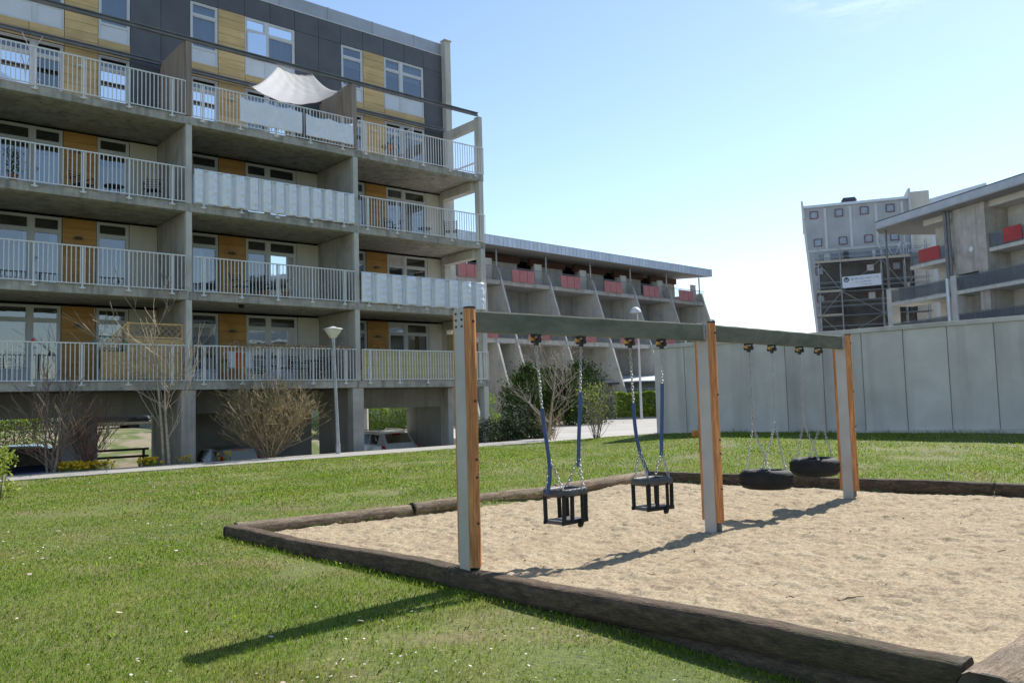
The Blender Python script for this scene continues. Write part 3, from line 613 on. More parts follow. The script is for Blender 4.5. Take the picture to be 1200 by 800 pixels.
def toddler_swing(bay, t0, ta, tb, label, sl, sr, yaw):
    p, d = beamp(bay, t0); zb = .315; t = thing('toddler_swing', label, 'swing', (p.x, p.y, zb), math.atan2(d.y, d.x), 'toddler cage swings')
    H = .325; SCL = .70; rotm = Matrix.Rotation(yaw, 4, 'Z')
    def tf(mb): mb.v = [tuple(rotm @ Vector((v[0]*SCL, v[1]*SCL, v[2]))) for v in mb.v]; return mb
    a, b = .275, .20
    rim = MB(); P = [(x, y, H-.02) for x, y in ring_rect(a, b, .11)]; rim.ring(P, .040, 8)
    tf(rim).build('safety_rim', M['rubber_grey'], t, smooth='all')
    seat = MB(); seat.prism(ring_rect(.265, .165, .05, 4), 'z', .0, .035); tf(seat).build('seat', M['rubber_grey'], t, bevel=.006)
    fr = MB().box(-.29, .29, -.185, -.155, -.004, .036).box(-.29, .29, .155, .185, -.004, .036); tf(fr).build('seat_rail', M['rubber'], t, bevel=.005)
    for x, y in ((-.245,-.17),(.245,-.17),(-.245,.17),(.245,.17),(-.09,-.19),(.09,.19)):
        bar = MB().tube([(x, y, .03), (x, y*1.04, H-.03)], .031, 8); tf(bar).build('bar', M['rubber'], t, smooth=True)
    u = MB().tube([(.10,-.205,H-.02),(.10,-.225,H-.06),(.10,-.225,.02),(.10,-.205,-.02),(.10,-.15,-.025)], .026, 8); tf(u).build('front_bar', M['rubber'], t, smooth='all')
    for k, (tt, sg, slv) in enumerate(((ta, -1, sl), (tb, 1, sr))):
        x = tt-t0; zs = .93-zb; ch = MB()
        xs = sg*.225*SCL
        vis = [(q[0]-t0, q[2], q[1]-zb) for q in slv if q[1] > .93]; jn = vis[-1]
        chain_mb(ch, [(x, 0, 2.09-zb)]+vis)
        for y in (-.155, .155):
            e = rotm @ Vector((xs, y*SCL, H+.01)); chain_mb(ch, [jn, tuple(e)])
        ch.build('chain', M['chain'], t, smooth='all')
        s = MB(); s.tube([(q[0]-t0, q[2] if len(q) > 2 else .0, q[1]-zb) for q in slv], .020, 10); s.build('chain_sleeve', M['sleeve'], t, smooth=True)
def bez(pts, n=14):
    P = [Vector((p[0], p[1], p[2] if len(p) > 2 else 0)) for p in pts]; o = []
    for i in range(n+1):
        q = P[:]; s = i/n
        while len(q) > 1: q = [q[k].lerp(q[k+1], s) for k in range(len(q)-1)]
        o.append(tuple(q[0]))
    return o
toddler_swing(0, 1.20, .875, 1.49, 'black cage toddler swing hanging nearest the left post, its left blue sleeve slipped right down', bez([(.925,1.463,0),(.945,1.2,0),(1.00,.92,-.02),(1.0,.8,-.04),(.93,.62,-.03)]), bez([(1.455,1.607,0),(1.44,1.35,0),(1.40,1.1,0),(1.40,.85,0)]), R(8))
toddler_swing(0, 2.50, 2.23, 2.75, 'black cage toddler swing hanging next to the middle post, smaller in view', bez([(2.25,1.48,0),(2.25,1.2,0),(2.28,.95,0),(2.42,.70,-.03)]), bez([(2.735,1.69,0),(2.72,1.4,0),(2.69,1.1,0),(2.67,.89,0)]), R(-4))
def tyre_swing(bay, t0, ta, tb, zb, label, tilt):
    p, d = beamp(bay, t0); t = thing('tyre_swing', label, 'swing', (p.x, p.y, zb), math.atan2(d.y, d.x), 'tyre swings')
    T = Matrix.Translation((0,0,.1)) @ Matrix.Rotation(tilt, 4, 'Y') @ Matrix.Translation((0,0,-.1))
    prof = [(.185,.025),(.20,.005),(.25,.0),(.30,.012),(.325,.04),(.335,.075),(.338,.1),(.335,.125),(.325,.16),(.30,.188),(.25,.20),(.20,.195),(.185,.175),(.21,.16),(.29,.14),(.30,.1),(.29,.06),(.21,.04)]
    mb = MB().lathe(prof, 40, closed=True); mb.v = [tuple(T @ Vector((a, b, .1+(c-.1)*1.22))) for a, b, c in mb.v]; mb.build('tyre', M['rubber'], t, smooth=True, angle=60)
    tr = MB()
    for k in range(44):
        th = 2*PI*k/44; c, s = math.cos(th), math.sin(th)
        for z in (.055, .1, .145):
            tr.obox((.334*c-.012*s, .334*s+.012*c, z-.014), (.334*c+.012*s, .334*s-.012*c, z+.014), .012, .012, (c, s, 0))
    tr.v = [tuple(T @ Vector(v)) for v in tr.v]; tr.build('tread', M['rubber'], t)
    for tt, sg in ((ta, -1), (tb, 1)):
        x = tt-t0; zs = 1.13-zb; ch = MB(); xm = x*.75+sg*.25*.25
        chain_mb(ch, [(x, 0, 2.09-zb), (xm, 0, zs)])
        for y in (-.16, .16):
            e = T @ Vector((sg*.215, y, .225)); chain_mb(ch, [(xm, 0, zs), tuple(e)])
        ch.build('chain', M['chain'], t, smooth='all')
    eb = MB()
    for sx in (-1, 1):
        for sy in (-1, 1):
            q = T @ Vector((sx*.215, sy*.16, .215)); eb.tube([q, q+Vector((0,0,.02))], .018, 8)
    eb.build('eye_bolts', M['chain'], t)
tyre_swing(1, 1.33, 1.03, 1.65, .345, 'black tyre swing hanging lower, nearer the middle post', R(1.5))
tyre_swing(1, 2.74, 2.46, 3.06, .40, 'black tyre swing hanging beside the far right post', R(-1))
# ------------------------------------------------------------------ APARTMENT BUILDING (left)
bA = thing('apartment_building', 'long five storey apartment block with open concrete balconies and yellow timber facade', 'apartment block', (PX, PY, GZ), A_ROT)
OFF = (0, 0, -GZ)
def pa(mb, name, mat, parent=None, **k): return mb.build(name, mat, parent or bA, off=OFF if parent is None else (0,0,0), **k)
FL = [2.5+2.8*k for k in range(5)]      # slab tops; FL[3] = 10.9 carries the top balconies
U0, U1 = -12, 12
D = 2.7
# core, roof, gable
pa(MB().box(U0, U1+.1, 3.5, 12, 2.21, 17.2), 'rear_block', M['conc'])
pa(MB().box(U0, U1, 3.38, 3.48, 2.5, 16.4), 'dark_room_backing', M['dark'])  # near-black board paints in the darkness of unlit rooms behind the glass
pa(MB().box(U0, U1-.03, D+.12, 3.5, 16.86, 17.2), 'roof_edge', M['conc'])
pa(MB().box(U0, U1-.03, D+.1, 3.38, 2.2, 2.5), 'floor_edge', M['conc'])
pa(MB().box(U1-.02, U1+.18, D-.02, 12.02, 2.2, 17.42), 'gable_wall', M['conc_pale'])
pa(MB().box(U1-.03, U1+.28, D-.3, D-.03, 2.2, 17.44).box(U1-.07, U1+.33, D-.34, D+.02, 17.44, 17.50), 'corner_pier', M['conc_pale'], bevel=.01)
pp = MB()
x = U0
while x < U1-.1:
    x1 = min(x+2.05, U1); pp.box(x+.006, x1-.006, D+.02, D+.5, 16.86, 17.40); pp.box(x-.01, x+.02, D+.0, D+.5, 16.86, 17.42); x = x1
pa(pp, 'roof_parapet', M['parapet'])
pa(MB().box(U0, U1, D-.03, D+.02, 16.83, 16.87), 'parapet_trim', M['frame'])
pa(MB().box(U0, U1, D+.5, 12, 17.2, 17.3), 'roof', M['roofdark'])
# undercroft
for k in range(-2, 2): pa(MB().box(6*k+.11, 6*k+5.89, D+.03, D+.33, 1.44, 2.2), 'lintel', M['conc_dark'])
pa(MB().box(.75, 6.72, 5.0, 5.2, GZ, 2.2), 'undercroft_wall', M['conc_dark'])
pa(MB().box(-2.95, -1.9, D+.05, D+.4, GZ, 1.44), 'undercroft_pier', M['conc_dark'])
pa(MB().box(U1-.45, U1-.02, D+.02, D+2.6, GZ, 2.2), 'undercroft_end_wall', M['conc_dark'])
for u in (-8, -4.4, 2, 7.2, 11.75): pa(MB().cyl(u, 9.3, GZ, 2.2, .19, 14), 'undercroft_post', M['conc_pale'], smooth=True)
# slabs
for k in range(4):
    z = FL[k]
    for b in range(-2, 2):
        u0, u1 = 6*b+(.004), 6*b+5.996
        pa(MB().box(u0, u1, -.02, .34, z-.30, z-.045).box(u0, u1, .34, D+.1, z-.28, z-.01), 'balcony_slab', M['conc_edge'], bevel=.008)
# party walls and fins
for j in range(-2, 2):
    u = 6*j
    pa(MB().box(u-.10, u+.10, .05, D+.1, GZ-.1, FL[0]-.302), 'party_wall', M['conc'], bevel=.008)
    if j > -3: pa(MB().box(u-.22, u+.22, .02, .42, GZ-.1, FL[0]-.303), 'column', M['conc'], bevel=.012)
    for k in range(3):
        pa(MB().box(u-.09, u+.09, .14, D+.1, FL[k]-.008, FL[k+1]-.302), 'party_wall', M['conc'])
        pa(MB().box(u-.095, u+.095, -.01, .137, FL[k]-.043, FL[k+1]-.302), 'lit_wall_edge', M['conc_pale'], bevel=.006)  # paler concrete puts the light on the wall's front edge into colour
    pa(MB().box(u-.09, u+.09, .0, 2.5, FL[3]-.008, 13.38), 'balcony_screen_wall', M['board_conc'])
# end frame
for k in range(4):
    z0 = GZ-.1 if k == 0 else FL[k-1]-.043; z1 = FL[k]-.302
    if k: pa(MB().box(U1-.42, U1-.06, .3, 2.4, z1-.36, z1), 'end_beam', M['conc_pale'])
    pa(MB().box(U1-.24, U1-.02, -.01, .3, z0, z1), 'end_column', M['conc_pale'], bevel=.01)
    pa(MB().box(U1-.30, U1-.04, 2.38, D-.03, z0, z1), 'end_column', M['conc_pale'], bevel=.01)
pa(MB().box(U1-.20, U1-.0, -.01, .28, FL[3]-.043, 13.32), 'end_column', M['conc_pale'], bevel=.01)
pa(MB().box(U1-.22, U1-.02, .28, D-.31, 12.86, 13.24), 'end_beam', M['conc_pale'])
pa(MB().box(U1-.27, U1-.045, 2.12, 2.385, FL[3], 12.85), 'end_column', M['conc_pale'], bevel=.01)
pa(MB().box(U1-.12, U1-.05, .3, 2.1, 11.45, 11.5), 'side_rail', M['rail'])
# long steel rails in front of the top storey
pa(MB().prism([(-.03,13.33),(.09,13.33),(.09,13.36),(.04,13.36),(.04,13.44),(.09,13.44),(.09,13.47),(-.03,13.47),(-.03,13.44),(.02,13.44),(.02,13.36),(-.03,13.36)], 'x', U0, U1-.2), 'steel_beam', M['steel'])
pa(MB().prism([(2.30,13.28),(2.42,13.28),(2.42,13.31),(2.37,13.31),(2.37,13.39),(2.42,13.39),(2.42,13.42),(2.30,13.42),(2.30,13.39),(2.35,13.39),(2.35,13.31),(2.30,13.31)], 'x', U0, U1-.2), 'steel_beam', M['steel'])
# facade -------------------------------------------------------------
def unit(u0, u1, z0, z1, cols=(), transom=.45, panel=.4, name='window', curtain=None, door_col=None, panels=(1,1), split=None):
    fw = .055; d0_, d1_ = D-.005, D+.085
    f = MB().box(u0+.012, u1-.012, d0_, d1_, z1-fw, z1-.012).box(u0+.012, u1-.012, d0_, d1_, z0, z0+fw).box(u0+.012, u0+fw+.012, d0_, d1_, z0+fw, z1-fw).box(u1-fw-.012, u1-.012, d0_, d1_, z0+fw, z1-fw)
    xs = [u0+fw+.012]+list(cols)+[u1-fw-.012]
    for c in cols: f.box(c-.065, c+.065, d0_-.004, d1_, z0+fw, z1-fw)
    gl = MB(); pn = MB(); sash = MB()
    for i in range(len(xs)-1):
        a = xs[i]+(.065 if i else 0); b = xs[i+1]-(.065 if i < len(xs)-2 else 0)
        zt = z1-fw-transom
        f.box(a, b, d0_+.002, d1_, zt-.03, zt+.03)
        zb = z0+fw+(panel if panels[min(i, len(panels)-1)] else .03)
        f.box(a, b, d0_+.002, d1_, zb-.03, zb+.025)
        # sash frames
        for q0, q1 in ((zb+.025, zt-.03), (zt+.03, z1-fw)):
            s = .04; sash.box(a, b, D+.012, D+.06, q0, q0+s).box(a, b, D+.012, D+.06, q1-s, q1).box(a, a+s, D+.012, D+.06, q0+s, q1-s).box(b-s, b, D+.012, D+.06, q0+s, q1-s)
            gl.add([(a+s, D+.045, q0+s), (b-s, D+.045, q0+s), (b-s, D+.045, q1-s), (a+s, D+.045, q1-s)], [(0,1,2,3)])
        if panels[min(i, len(panels)-1)]: pn.box(a, b, D+.02, D+.05, z0+fw, zb-.03)
    fo = pa(f, name, M['frame'])
    sash.build('sash', M['frame'], fo); gl.build('pane', M['glass'], fo)
    if pn.v: pn.build('infill_panel', M['frame_panel'], fo)
    if door_col is not None:
        hx = door_col; MB().box(hx-.012, hx+.012, D-.05, D-.005, z0+1.0, z0+1.16).box(hx-.012, hx+.10, D-.06, D-.04, z0+1.1, z0+1.125).build('handle', M['galv'], fo)
    if curtain:
        for ca, cb, za, zb_ in curtain:
            c = MB(); n = max(6, int((cb-ca)/.05))
            for i in range(n+1):
                x_ = ca+(cb-ca)*i/n; y_ = D+.16+.022*math.sin(i*2.2)+.008*random.uniform(-1,1); c.v += [(x_, y_, za), (x_, y_, zb_)]
            c.f = [(2*i, 2*i+2, 2*i+3, 2*i+1) for i in range(n)]
            c.build('curtain', random.choice([M['curtain'], M['curtain'], M['curtain_cream'], M['curtain_grey']]), fo, smooth='all')
    return fo
def boards(u0, u1, z0, z1, mat, h=.30):
    mb = MB(); z = z0
    while z < z1-.02:
        zt = min(z+h, z1); mb.box(u0+.008, u1-.008, D-.028, D+.06, z+.006, zt-.006); z = zt
    mb.box(u0+.008, u1-.008, D-.005, D+.05, z0, z1)
    return pa(mb, 'timber_panel', mat)
for b in range(-2, 2):
    o = 6*b; mir = (b == -1)
    win_, tim_, dbl_ = ((o+1, o+2), (o+2, o+3), (o+3, o+5)) if not mir else ((o+4, o+5), (o+3, o+4), (o+1, o+3))
    # balcony storeys
    for k in range(4):
        z0 = FL[k]; top = 2.44 if k < 3 else 2.42
        cu = None
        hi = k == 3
        m1 = dbl_[0]+.86 if not mir else dbl_[1]-.86
        cw = []; cd = []
        if k == 3: cw = [(win_[0]+.08, win_[1]-.08, z0+.1, z0+1.75)]; cd = [(dbl_[0]+.08, dbl_[0]+.95, z0+.1, z0+1.9)]
        if k == 2 and b == -1: cw = [(win_[0]+.08, win_[1]-.08, z0+.1, z0+1.55)]; cd = [(dbl_[0]+1.1, dbl_[1]-.1, z0+.1, z0+1.6)]
        if k == 2 and b == 1: cd = [(dbl_[0]+.08, dbl_[0]+.8, z0+.1, z0+1.5), (dbl_[0]+1.0, dbl_[1]-.1, z0+.1, z0+1.45)]
        if k == 1 and b == 0: cd = [(dbl_[1]-.45, dbl_[1]-.08, z0+.1, z0+1.95)]
        if not cw and random.random() < .45: q = random.uniform(.25,.95); cw = [(win_[0]+.08, win_[0]+.08+.84*q, z0+.1, z0+1.95)]
        if not cd and random.random() < .6: q = random.uniform(.2,.5); cd = [(dbl_[0]+.95, dbl_[0]+.95+q, z0+.1, z0+1.95), (dbl_[1]-.1-random.uniform(.15,.35), dbl_[1]-.08, z0+.1, z0+1.95)]
        unit(win_[0], win_[1], z0, z0+top, (), .40, .35, 'window', cw)
        unit(dbl_[0], dbl_[1], z0, z0+top, (m1,), .42, .35, 'balcony_door', cd, door_col=(m1-.12 if not mir else m1+.12), panels=(0,1) if not mir else (1,0))
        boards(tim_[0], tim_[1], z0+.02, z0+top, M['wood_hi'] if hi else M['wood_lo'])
        # wall lamp on the timber
        lu = (tim_[0]+tim_[1])/2-.05; l = MB().lathe([(.0,.03),(.09,.03),(.125,.0),(.13,-.03),(.0,-.04)], 14, (lu, D-.13, z0+1.82)).box(lu-.03, lu+.03, D-.1, D-.02, z0+1.8, z0+1.86)
        pa(l, 'wall_lamp', M['steel'] if not hi else M['white_plastic'], smooth=True)
        if k < 3:
            for e0, e1_ in ((o+.1, o+1), (o+5, o+5.905)): pa(MB().box(e0+.01, e1_-.01, D-.01, D+.05, z0, z0+top), 'wall_panel', M['cream'])
    # top storey with timber strip between
    pa(MB().box(o+1, o+5, D+.06, D+.1, 13.28, 13.9), 'backing_board', M['wood_lo'])
    for a, c in ((win_[0], win_[1]), dbl_):
        x_ = a; st = MB()
        while x_ < c-.05: st.box(x_+.008, x_+.992, D-.03, D+.055, 13.335, 13.595).box(x_+.008, x_+.992, D-.03, D+.055, 13.605, 13.83); x_ += 1
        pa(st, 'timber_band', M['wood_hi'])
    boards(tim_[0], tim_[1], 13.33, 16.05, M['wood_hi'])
    cw = [(win_[0]+.08, win_[1]-.08, 14.0, 16)] if b != 1 else [(win_[0]+.08, win_[1]-.08, 15.25, 15.5)]
    m1 = dbl_[0]+.85 if not mir else dbl_[1]-.85
    cd = [(dbl_[0]+.9, dbl_[1]-.1, 14.3, 15.9)] if b == 0 else [(dbl_[0]+.1, dbl_[0]+.8, 15.35, 15.9), (dbl_[0]+1, dbl_[1]-.1, 15.3, 15.9)]
    unit(win_[0], win_[1], 13.84, 16.05, (), .42, .48, 'window', cw)
    unit(dbl_[0], dbl_[1], 13.84, 16.05, (m1,), .45, .62, 'window', cd)
# opened casement in the double window of the middle bay
oc = MB(); a0 = Vector((3.09, D-.01, 0)); dv = Vector((.72*math.cos(R(-14)), .72*math.sin(R(-14)), 0))
for z in (14.55, 15.50): oc.obox(a0+Vector((0,0,z)), a0+dv+Vector((0,0,z)), .04, .05)
for s_ in (.02, .98): oc.obox(a0+dv*s_+Vector((0,0,14.55)), a0+dv*s_+Vector((0,0,15.5)), .05, .04)
co_ = pa(oc, 'open_casement', M['frame'])
MB().add([a0+Vector((0,0,14.57)), a0+dv+Vector((0,0,14.57)), a0+dv+Vector((0,0,15.48)), a0+Vector((0,0,15.48))], [(0,1,2,3)]).build('pane', M['glass'], co_)
# open balcony door, top right balcony
oc = MB(); a0 = Vector((9.95, D-.02, 0)); dv = Vector((-.1, -.78, 0))
for z in (10.98, 12.95): oc.obox(a0+Vector((0,0,z)), a0+dv+Vector((0,0,z)), .05, .09)
for s_ in (.03, .97): oc.obox(a0+dv*s_+Vector((0,0,10.98)), a0+dv*s_+Vector((0,0,12.95)), .08, .05)
co_ = pa(oc, 'open_door', M['frame'])
MB().add([a0+Vector((0,0,11)), a0+dv+Vector((0,0,11)), a0+dv+Vector((0,0,12.95)), a0+Vector((0,0,12.95))], [(0,1,2,3)]).build('pane', M['glass'], co_)
# dark cladding
sl = MB()
def clad(u0, u1, z0, z1): sl.box(u0+.007, u1-.007, D-.015, D+.07, z0+.007, z1-.007)
for u in range(U0, U1): clad(u, u+1, 16.05, 16.83)
for b in range(-2, 2):
    for u in (6*b, 6*b+5): clad(u, u+1, 13.45, 16.05); clad(u, u+1, 10.9, 13.45)
pa(sl, 'dark_cladding', M['slate'])
pa(MB().box(U0, U1, D+.071, D+.1, 16.05, 16.85), 'cladding_backing', M['dark'])
for b in range(-2, 2):
    for u in (6*b, 6*b+5): pa(MB().box(u+.001, u+.999, D+.071, D+.1, 10.9, 16.05), 'cladding_backing', M['dark'])
# railings
def railing(u0, u1, k, cut=None):
    zb = FL[k]-.03; zt = zb+1.115; y = -.075; mb = MB()
    mb.box(u0, u1, y-.022, y+.022, zt-.035, zt); mb.box(u0, u1, y-.018, y+.018, zb, zb+.028)
    n = int((u1-u0)/.118); ps = []
    for i in range(n+1):
        x_ = u0+(u1-u0)*i/n
        if i in (0, n): mb.box(x_-.012 if i else x_, x_+.012 if i < n else x_, y-.012, y+.012, zb+.028, zt-.035)
        else: mb.box(x_-.0115, x_+.0115, y-.0095, y+.0095, zb+.028, zt-.035)
    o_ = pa(mb, 'railing', M['rail'])
    for f_ in (.055, .272, .49, .71, .93):
        x_ = u0+(u1-u0)*f_; MB().box(x_-.026, x_+.026, y+.010, y+.034, zb-.14, zt-.036).build('rail_post', M['rail'], o_)
        c = MB().box(x_-.085, x_+.085, y-.0, y+.05, zb-.13, zb-.085).cyl(x_-.06, y-.01, zb-.12, zb-.095, .018, 8).cyl(x_+.06, y-.01, zb-.12, zb-.095, .018, 8)
        c.build('clamp', M['rail'], o_)
for k in range(4):
    for b in range(-2, 2): railing(6*b+.13 if k < 3 else 6*b+.10, 6*b+5.87 if b < 1 else 5.97+6*b-.0, k)
# rainwater pipe stub & lamp under the ceiling
pa(MB().lathe([(.0,.0),(.09,.0),(.10,-.06),(.06,-.10),(0,-.11)], 12, (1.9, .5, FL[1]-.30)), 'ceiling_lamp', M['black'], smooth=True)

# ------------------------------------------------------------------ things hung on and standing on the balconies
def hung(name, label, cat, u, d, z, group=None): p = Aw(u, d, z); return thing(name, label, cat, p, A_ROT, group)
def rail_sheet(u0, u1, k, label, period=.46, zlo=.01, zhi=1.1, mat='tarp', shallow=False):
    t = hung('rail_banner', label, 'banner', u0, -.075, FL[k]-.03, 'white sheets tied to the balcony rails')
    mb = MB(); n = int((u1-u0)/.02); rr = random.Random(int(u0*10)+k); rows = 22
    fac = [rr.uniform(.75, 1.2) for _ in range(60)]
    for i in range(n+1):
        x = (u1-u0)*i/n; ph = (x/period) % 1; kk = int(x/period)
        for j in range(rows+1):
            f = j/rows; z = zlo+(zhi-zlo)*f
            if ph < .60: y = -.028-.055*math.sin(PI*ph/.60)*fac[kk]*(1+.25*math.sin(f*31+kk*2)+.2*math.sin(f*57+kk*5+ph*9))
            else: y = .028+.012*math.sin(PI*(ph-.6)/.4)
            y += .006*math.sin(z*17+kk*3)+.004*rr.uniform(-1,1)*(ph < .6); mb.v.append((x, y, z+.006*math.sin(x*7)))
    mb.f = [(i*(rows+1)+j, (i+1)*(rows+1)+j, (i+1)*(rows+1)+j+1, i*(rows+1)+j+1) for i in range(n) for j in range(rows)]
    o = mb.build('sheet', M[mat], t, smooth='all'); so_ = o.modifiers.new('thick', 'SOLIDIFY'); so_.thickness = .003
    tie = MB()
    for x in np.arange(.1, u1-u0, .46): tie.ring([(x, .03*math.cos(a), zhi-.02+.03*math.sin(a)) for a in np.linspace(0, 2*PI, 9)[:-1]], .004, 4)
    tie.build('ties', M['white_plastic'], t)
rail_sheet(.14, 5.86, 2, 'silvery white plastic sheet woven along the whole middle balcony rail, third balcony up')
rail_sheet(6.14, 11.93, 1, 'silvery white plastic sheet woven along the right balcony rail, second balcony up', period=.66)
def cloth_sheet(u0, u1, k, label, zlo, zhi, sag):
    t = hung('rail_banner', label, 'banner', u0, -.115, FL[k]-.03, 'white sheets tied to the balcony rails')
    mb = MB(); n = int((u1-u0)/.03); rows = 16
    for i in range(n+1):
        x = (u1-u0)*i/n
        for j in range(rows+1):
            f = j/rows; top = zhi-sag*abs(math.sin(x*3.6+k))**.7; z = zlo+(top-zlo)*f
            mb.v.append((x, -.012-.018*abs(math.sin(x*3.6+k))-.015*math.sin(x*11+f*3)*(1-f*.5)-.008*math.sin(x*23+f*6), z))
    mb.f = [(i*(rows+1)+j, (i+1)*(rows+1)+j, (i+1)*(rows+1)+j+1, i*(rows+1)+j+1) for i in range(n) for j in range(rows)]
    o = mb.build('sheet', M['cloth_rail'], t, smooth='all'); so_ = o.modifiers.new('thick', 'SOLIDIFY'); so_.thickness = .003
cloth_sheet(1.62, 3.84, 3, 'white plastic sheet hung in folds on the top balcony rail under the sun sail', .12, .98, .10)
cloth_sheet(3.98, 5.86, 3, 'white plastic sheet hung in folds on the top balcony rail beside the brown screen wall', .10, .90, .09)
# sun sail
def sail():
    t = hung('sun_sail', 'white fabric sun sail sagging between the two steel rails over the top balcony', 'sun sail', 3.5, 1.2, 12.9)
    o0 = Vector((3.5, 1.2, 12.9)); A_ = Vector((3.05, 2.30, 13.26)); B_ = Vector((3.05, .05, 13.28)); C_ = Vector((4.35, .05, 13.30)); D_ = Vector((5.86, .85, 13.28))
    mb = MB(); n = 28
    for i in range(n+1):
        for j in range(n+1):
            s, v = i/n, j/n     # s: from left to right, v: from front (rail) to back
            p = B_.lerp(C_, s)*(1-v)+A_.lerp(D_, s)*v
            sg = 4*s*(1-s); p.z -= sg*(.14*(1-v)+.62*v)+.16*4*v*(1-v)*(1-.3*sg); p.z += .022*math.sin(s*34+v*4)*v*(1-v)*2+.015*math.sin((s-v)*30)*sg
            p.y -= sg*.15*v
            mb.v.append(tuple(p-o0))
    mb.f = [(i*(n+1)+j, (i+1)*(n+1)+j, (i+1)*(n+1)+j+1, i*(n+1)+j+1) for i in range(n) for j in range(n)]
    o = mb.build('canvas', M['cloth'], t, smooth='all'); so_ = o.modifiers.new('thick', 'SOLIDIFY'); so_.thickness = .004
    hm = MB()
    for a, b in ((0, None),):
        pts = [mb.v[i*(n+1)+n] for i in range(n+1)]; hm.tube(pts, .011, 6); hm.tube([mb.v[i*(n+1)] for i in range(n+1)], .011, 6)
    hm.build('hem', pmat('pinkish_hem', (.62,.45,.44)), t)
    cd_ = MB()
    for p, q in ((A_, (2.98, 2.36, 13.30)), (B_, (3.03, .02, 13.34)), (C_, (4.37, .02, 13.34)), (D_, (5.92, .86, 13.30))): cd_.tube([p-o0, Vector(q)-o0], .008, 6)
    cd_.build('cord', M['white_plastic'], t)
sail()
# hanging white cord at the left upper rail
t = hung('hanging_rope', 'white rope hanging from the lower steel rail above the top left balcony', 'rope', -4.0, 2.28, 12.1)
MB().tube(bez([(-.25,0,1.18),(-.2,0,.95),(.02,-.02,.8),(.02,-.02,.0)]), .012, 6).tube(bez([(.3,0,1.2),(.25,0,1.0),(.03,-.02,.8),(.03,-.02,.1)]), .010, 6).build('strands', M['white_plastic'], t, smooth='all')
# reed screens behind the lowest right rail
def reed(u0, u1, k, label, d=.03, rot=0, mat='reed', h=1.08):
    t = hung('reed_screen', label, 'privacy screen', u0, d, FL[k]-.01)
    mb = MB(); x = 0
    while x < (u1-u0):
        w = random.uniform(.022,.034); mb.box(x, x+w*.93, -.01+random.uniform(-.004,.004), .01, 0, h+random.uniform(-.015,.015)); x += w
    o = mb.build('canes', M[mat], t); 
    w = MB()
    for z in (.15, .5, .9): w.box(0, u1-u0, -.0145, -.0105, z, z+.008)
    w.build('binding_wires', M['steel'], t)
reed(6.16, 11.70, 0, 'pale reed screen standing behind the rail of the lowest right balcony')
t = hung('reed_screen', 'short pale reed screen closing the open end of the lowest right balcony', 'privacy screen', 11.6, .4, FL[0]-.01)
mb = MB(); 
for i in range(62): mb.box(-.012, .012, i*.03, i*.03+.027, 0, 1.95+random.uniform(-.02,.02))
mb.build('canes', M['reed'], t)
# trellis fence
t = hung('trellis_fence', 'pale timber fence with diagonal lattice top and sloping end on the lowest left balcony', 'trellis', -2.45, .28, FL[0]-.01)
pn = MB()
for i in range(9): pn.box(.76, 2.32, -.008+.006*(i % 2), .010+.006*(i % 2), .06+i*.136, .06+i*.136+.131)
for i in range(6):
    z0 = .06+i*.136; pn.add([(.02+.0, -.008, z0), (.74, -.008, z0), (.74, -.008, z0+.131), (.02, -.008, z0+.131), (.02, .012, z0), (.74, .012, z0), (.74, .012, z0+.131), (.02, .012, z0+.131)], [(3,2,1,0),(4,5,6,7),(0,1,5,4),(1,2,6,5),(2,3,7,6),(3,0,4,7)])
pn.build('boards', M['trellis'], t)
fr = MB().box(.70, .77, -.02, .04, 0, 1.78).box(2.30, 2.36, -.02, .04, 0, 1.76).box(.77, 2.30, -.015, .03, 1.30, 1.345).box(.77, 2.30, -.015, .03, 1.72, 1.765).box(-.02, .03, -.02, .04, 0, .98)
fr.obox((.0,.01,.98),(.73,.01,1.76), .05, .045)
fr.build('frame', M['trellis'], t)
lt = MB()
for i in range(-2, 9):
    a = .80+i*.19
    for sg in (1, -1):
        x0, x1 = (a, a+.38) if sg > 0 else (a+.38, a); z0, z1 = 1.345, 1.72
        xa, za, xb, zb_ = x0, z0, x1, z1
        def clip(xa, za, xb, zb_, lim):
            if xa < lim[0]: f = (lim[0]-xa)/(xb-xa); za += (zb_-za)*f; xa = lim[0]
            if xb > lim[1]: f = (lim[1]-xa)/(xb-xa); zb_ = za+(zb_-za)*f; xb = lim[1]
            return xa, za, xb, zb_
        if xa > xb: xa, za, xb, zb_ = xb, zb_, xa, za
        if xb <= .77 or xa >= 2.3: continue
        q_ = clip(xa, za, xb, zb_, (.77, 2.3))
        if q_[2]-q_[0] > .02: lt.obox((q_[0], .004+.012*(sg > 0), q_[1]), (q_[2], .004+.012*(sg > 0), q_[3]), .010, .040, (0,1,0))
for i in range(6):      # lattice of the sloping end
    x = .06+i*.125; lt.obox((x, .004, max(.88, .62+x*.6)), (x+.0, .004, .98+x*1.068), .012, .040, (0,1,0))
    s_ = i*.13; lt.obox((.02+s_*.5, .018, .80+s_*.62), (.70, .018, .80+s_*.62+ (.68-s_*.5)*.9 if False else min(1.72, .84+s_+ (.68-s_*.5)*.55)), .012, .040, (0,1,0))
lt.build('lattice', M['trellis'], t)
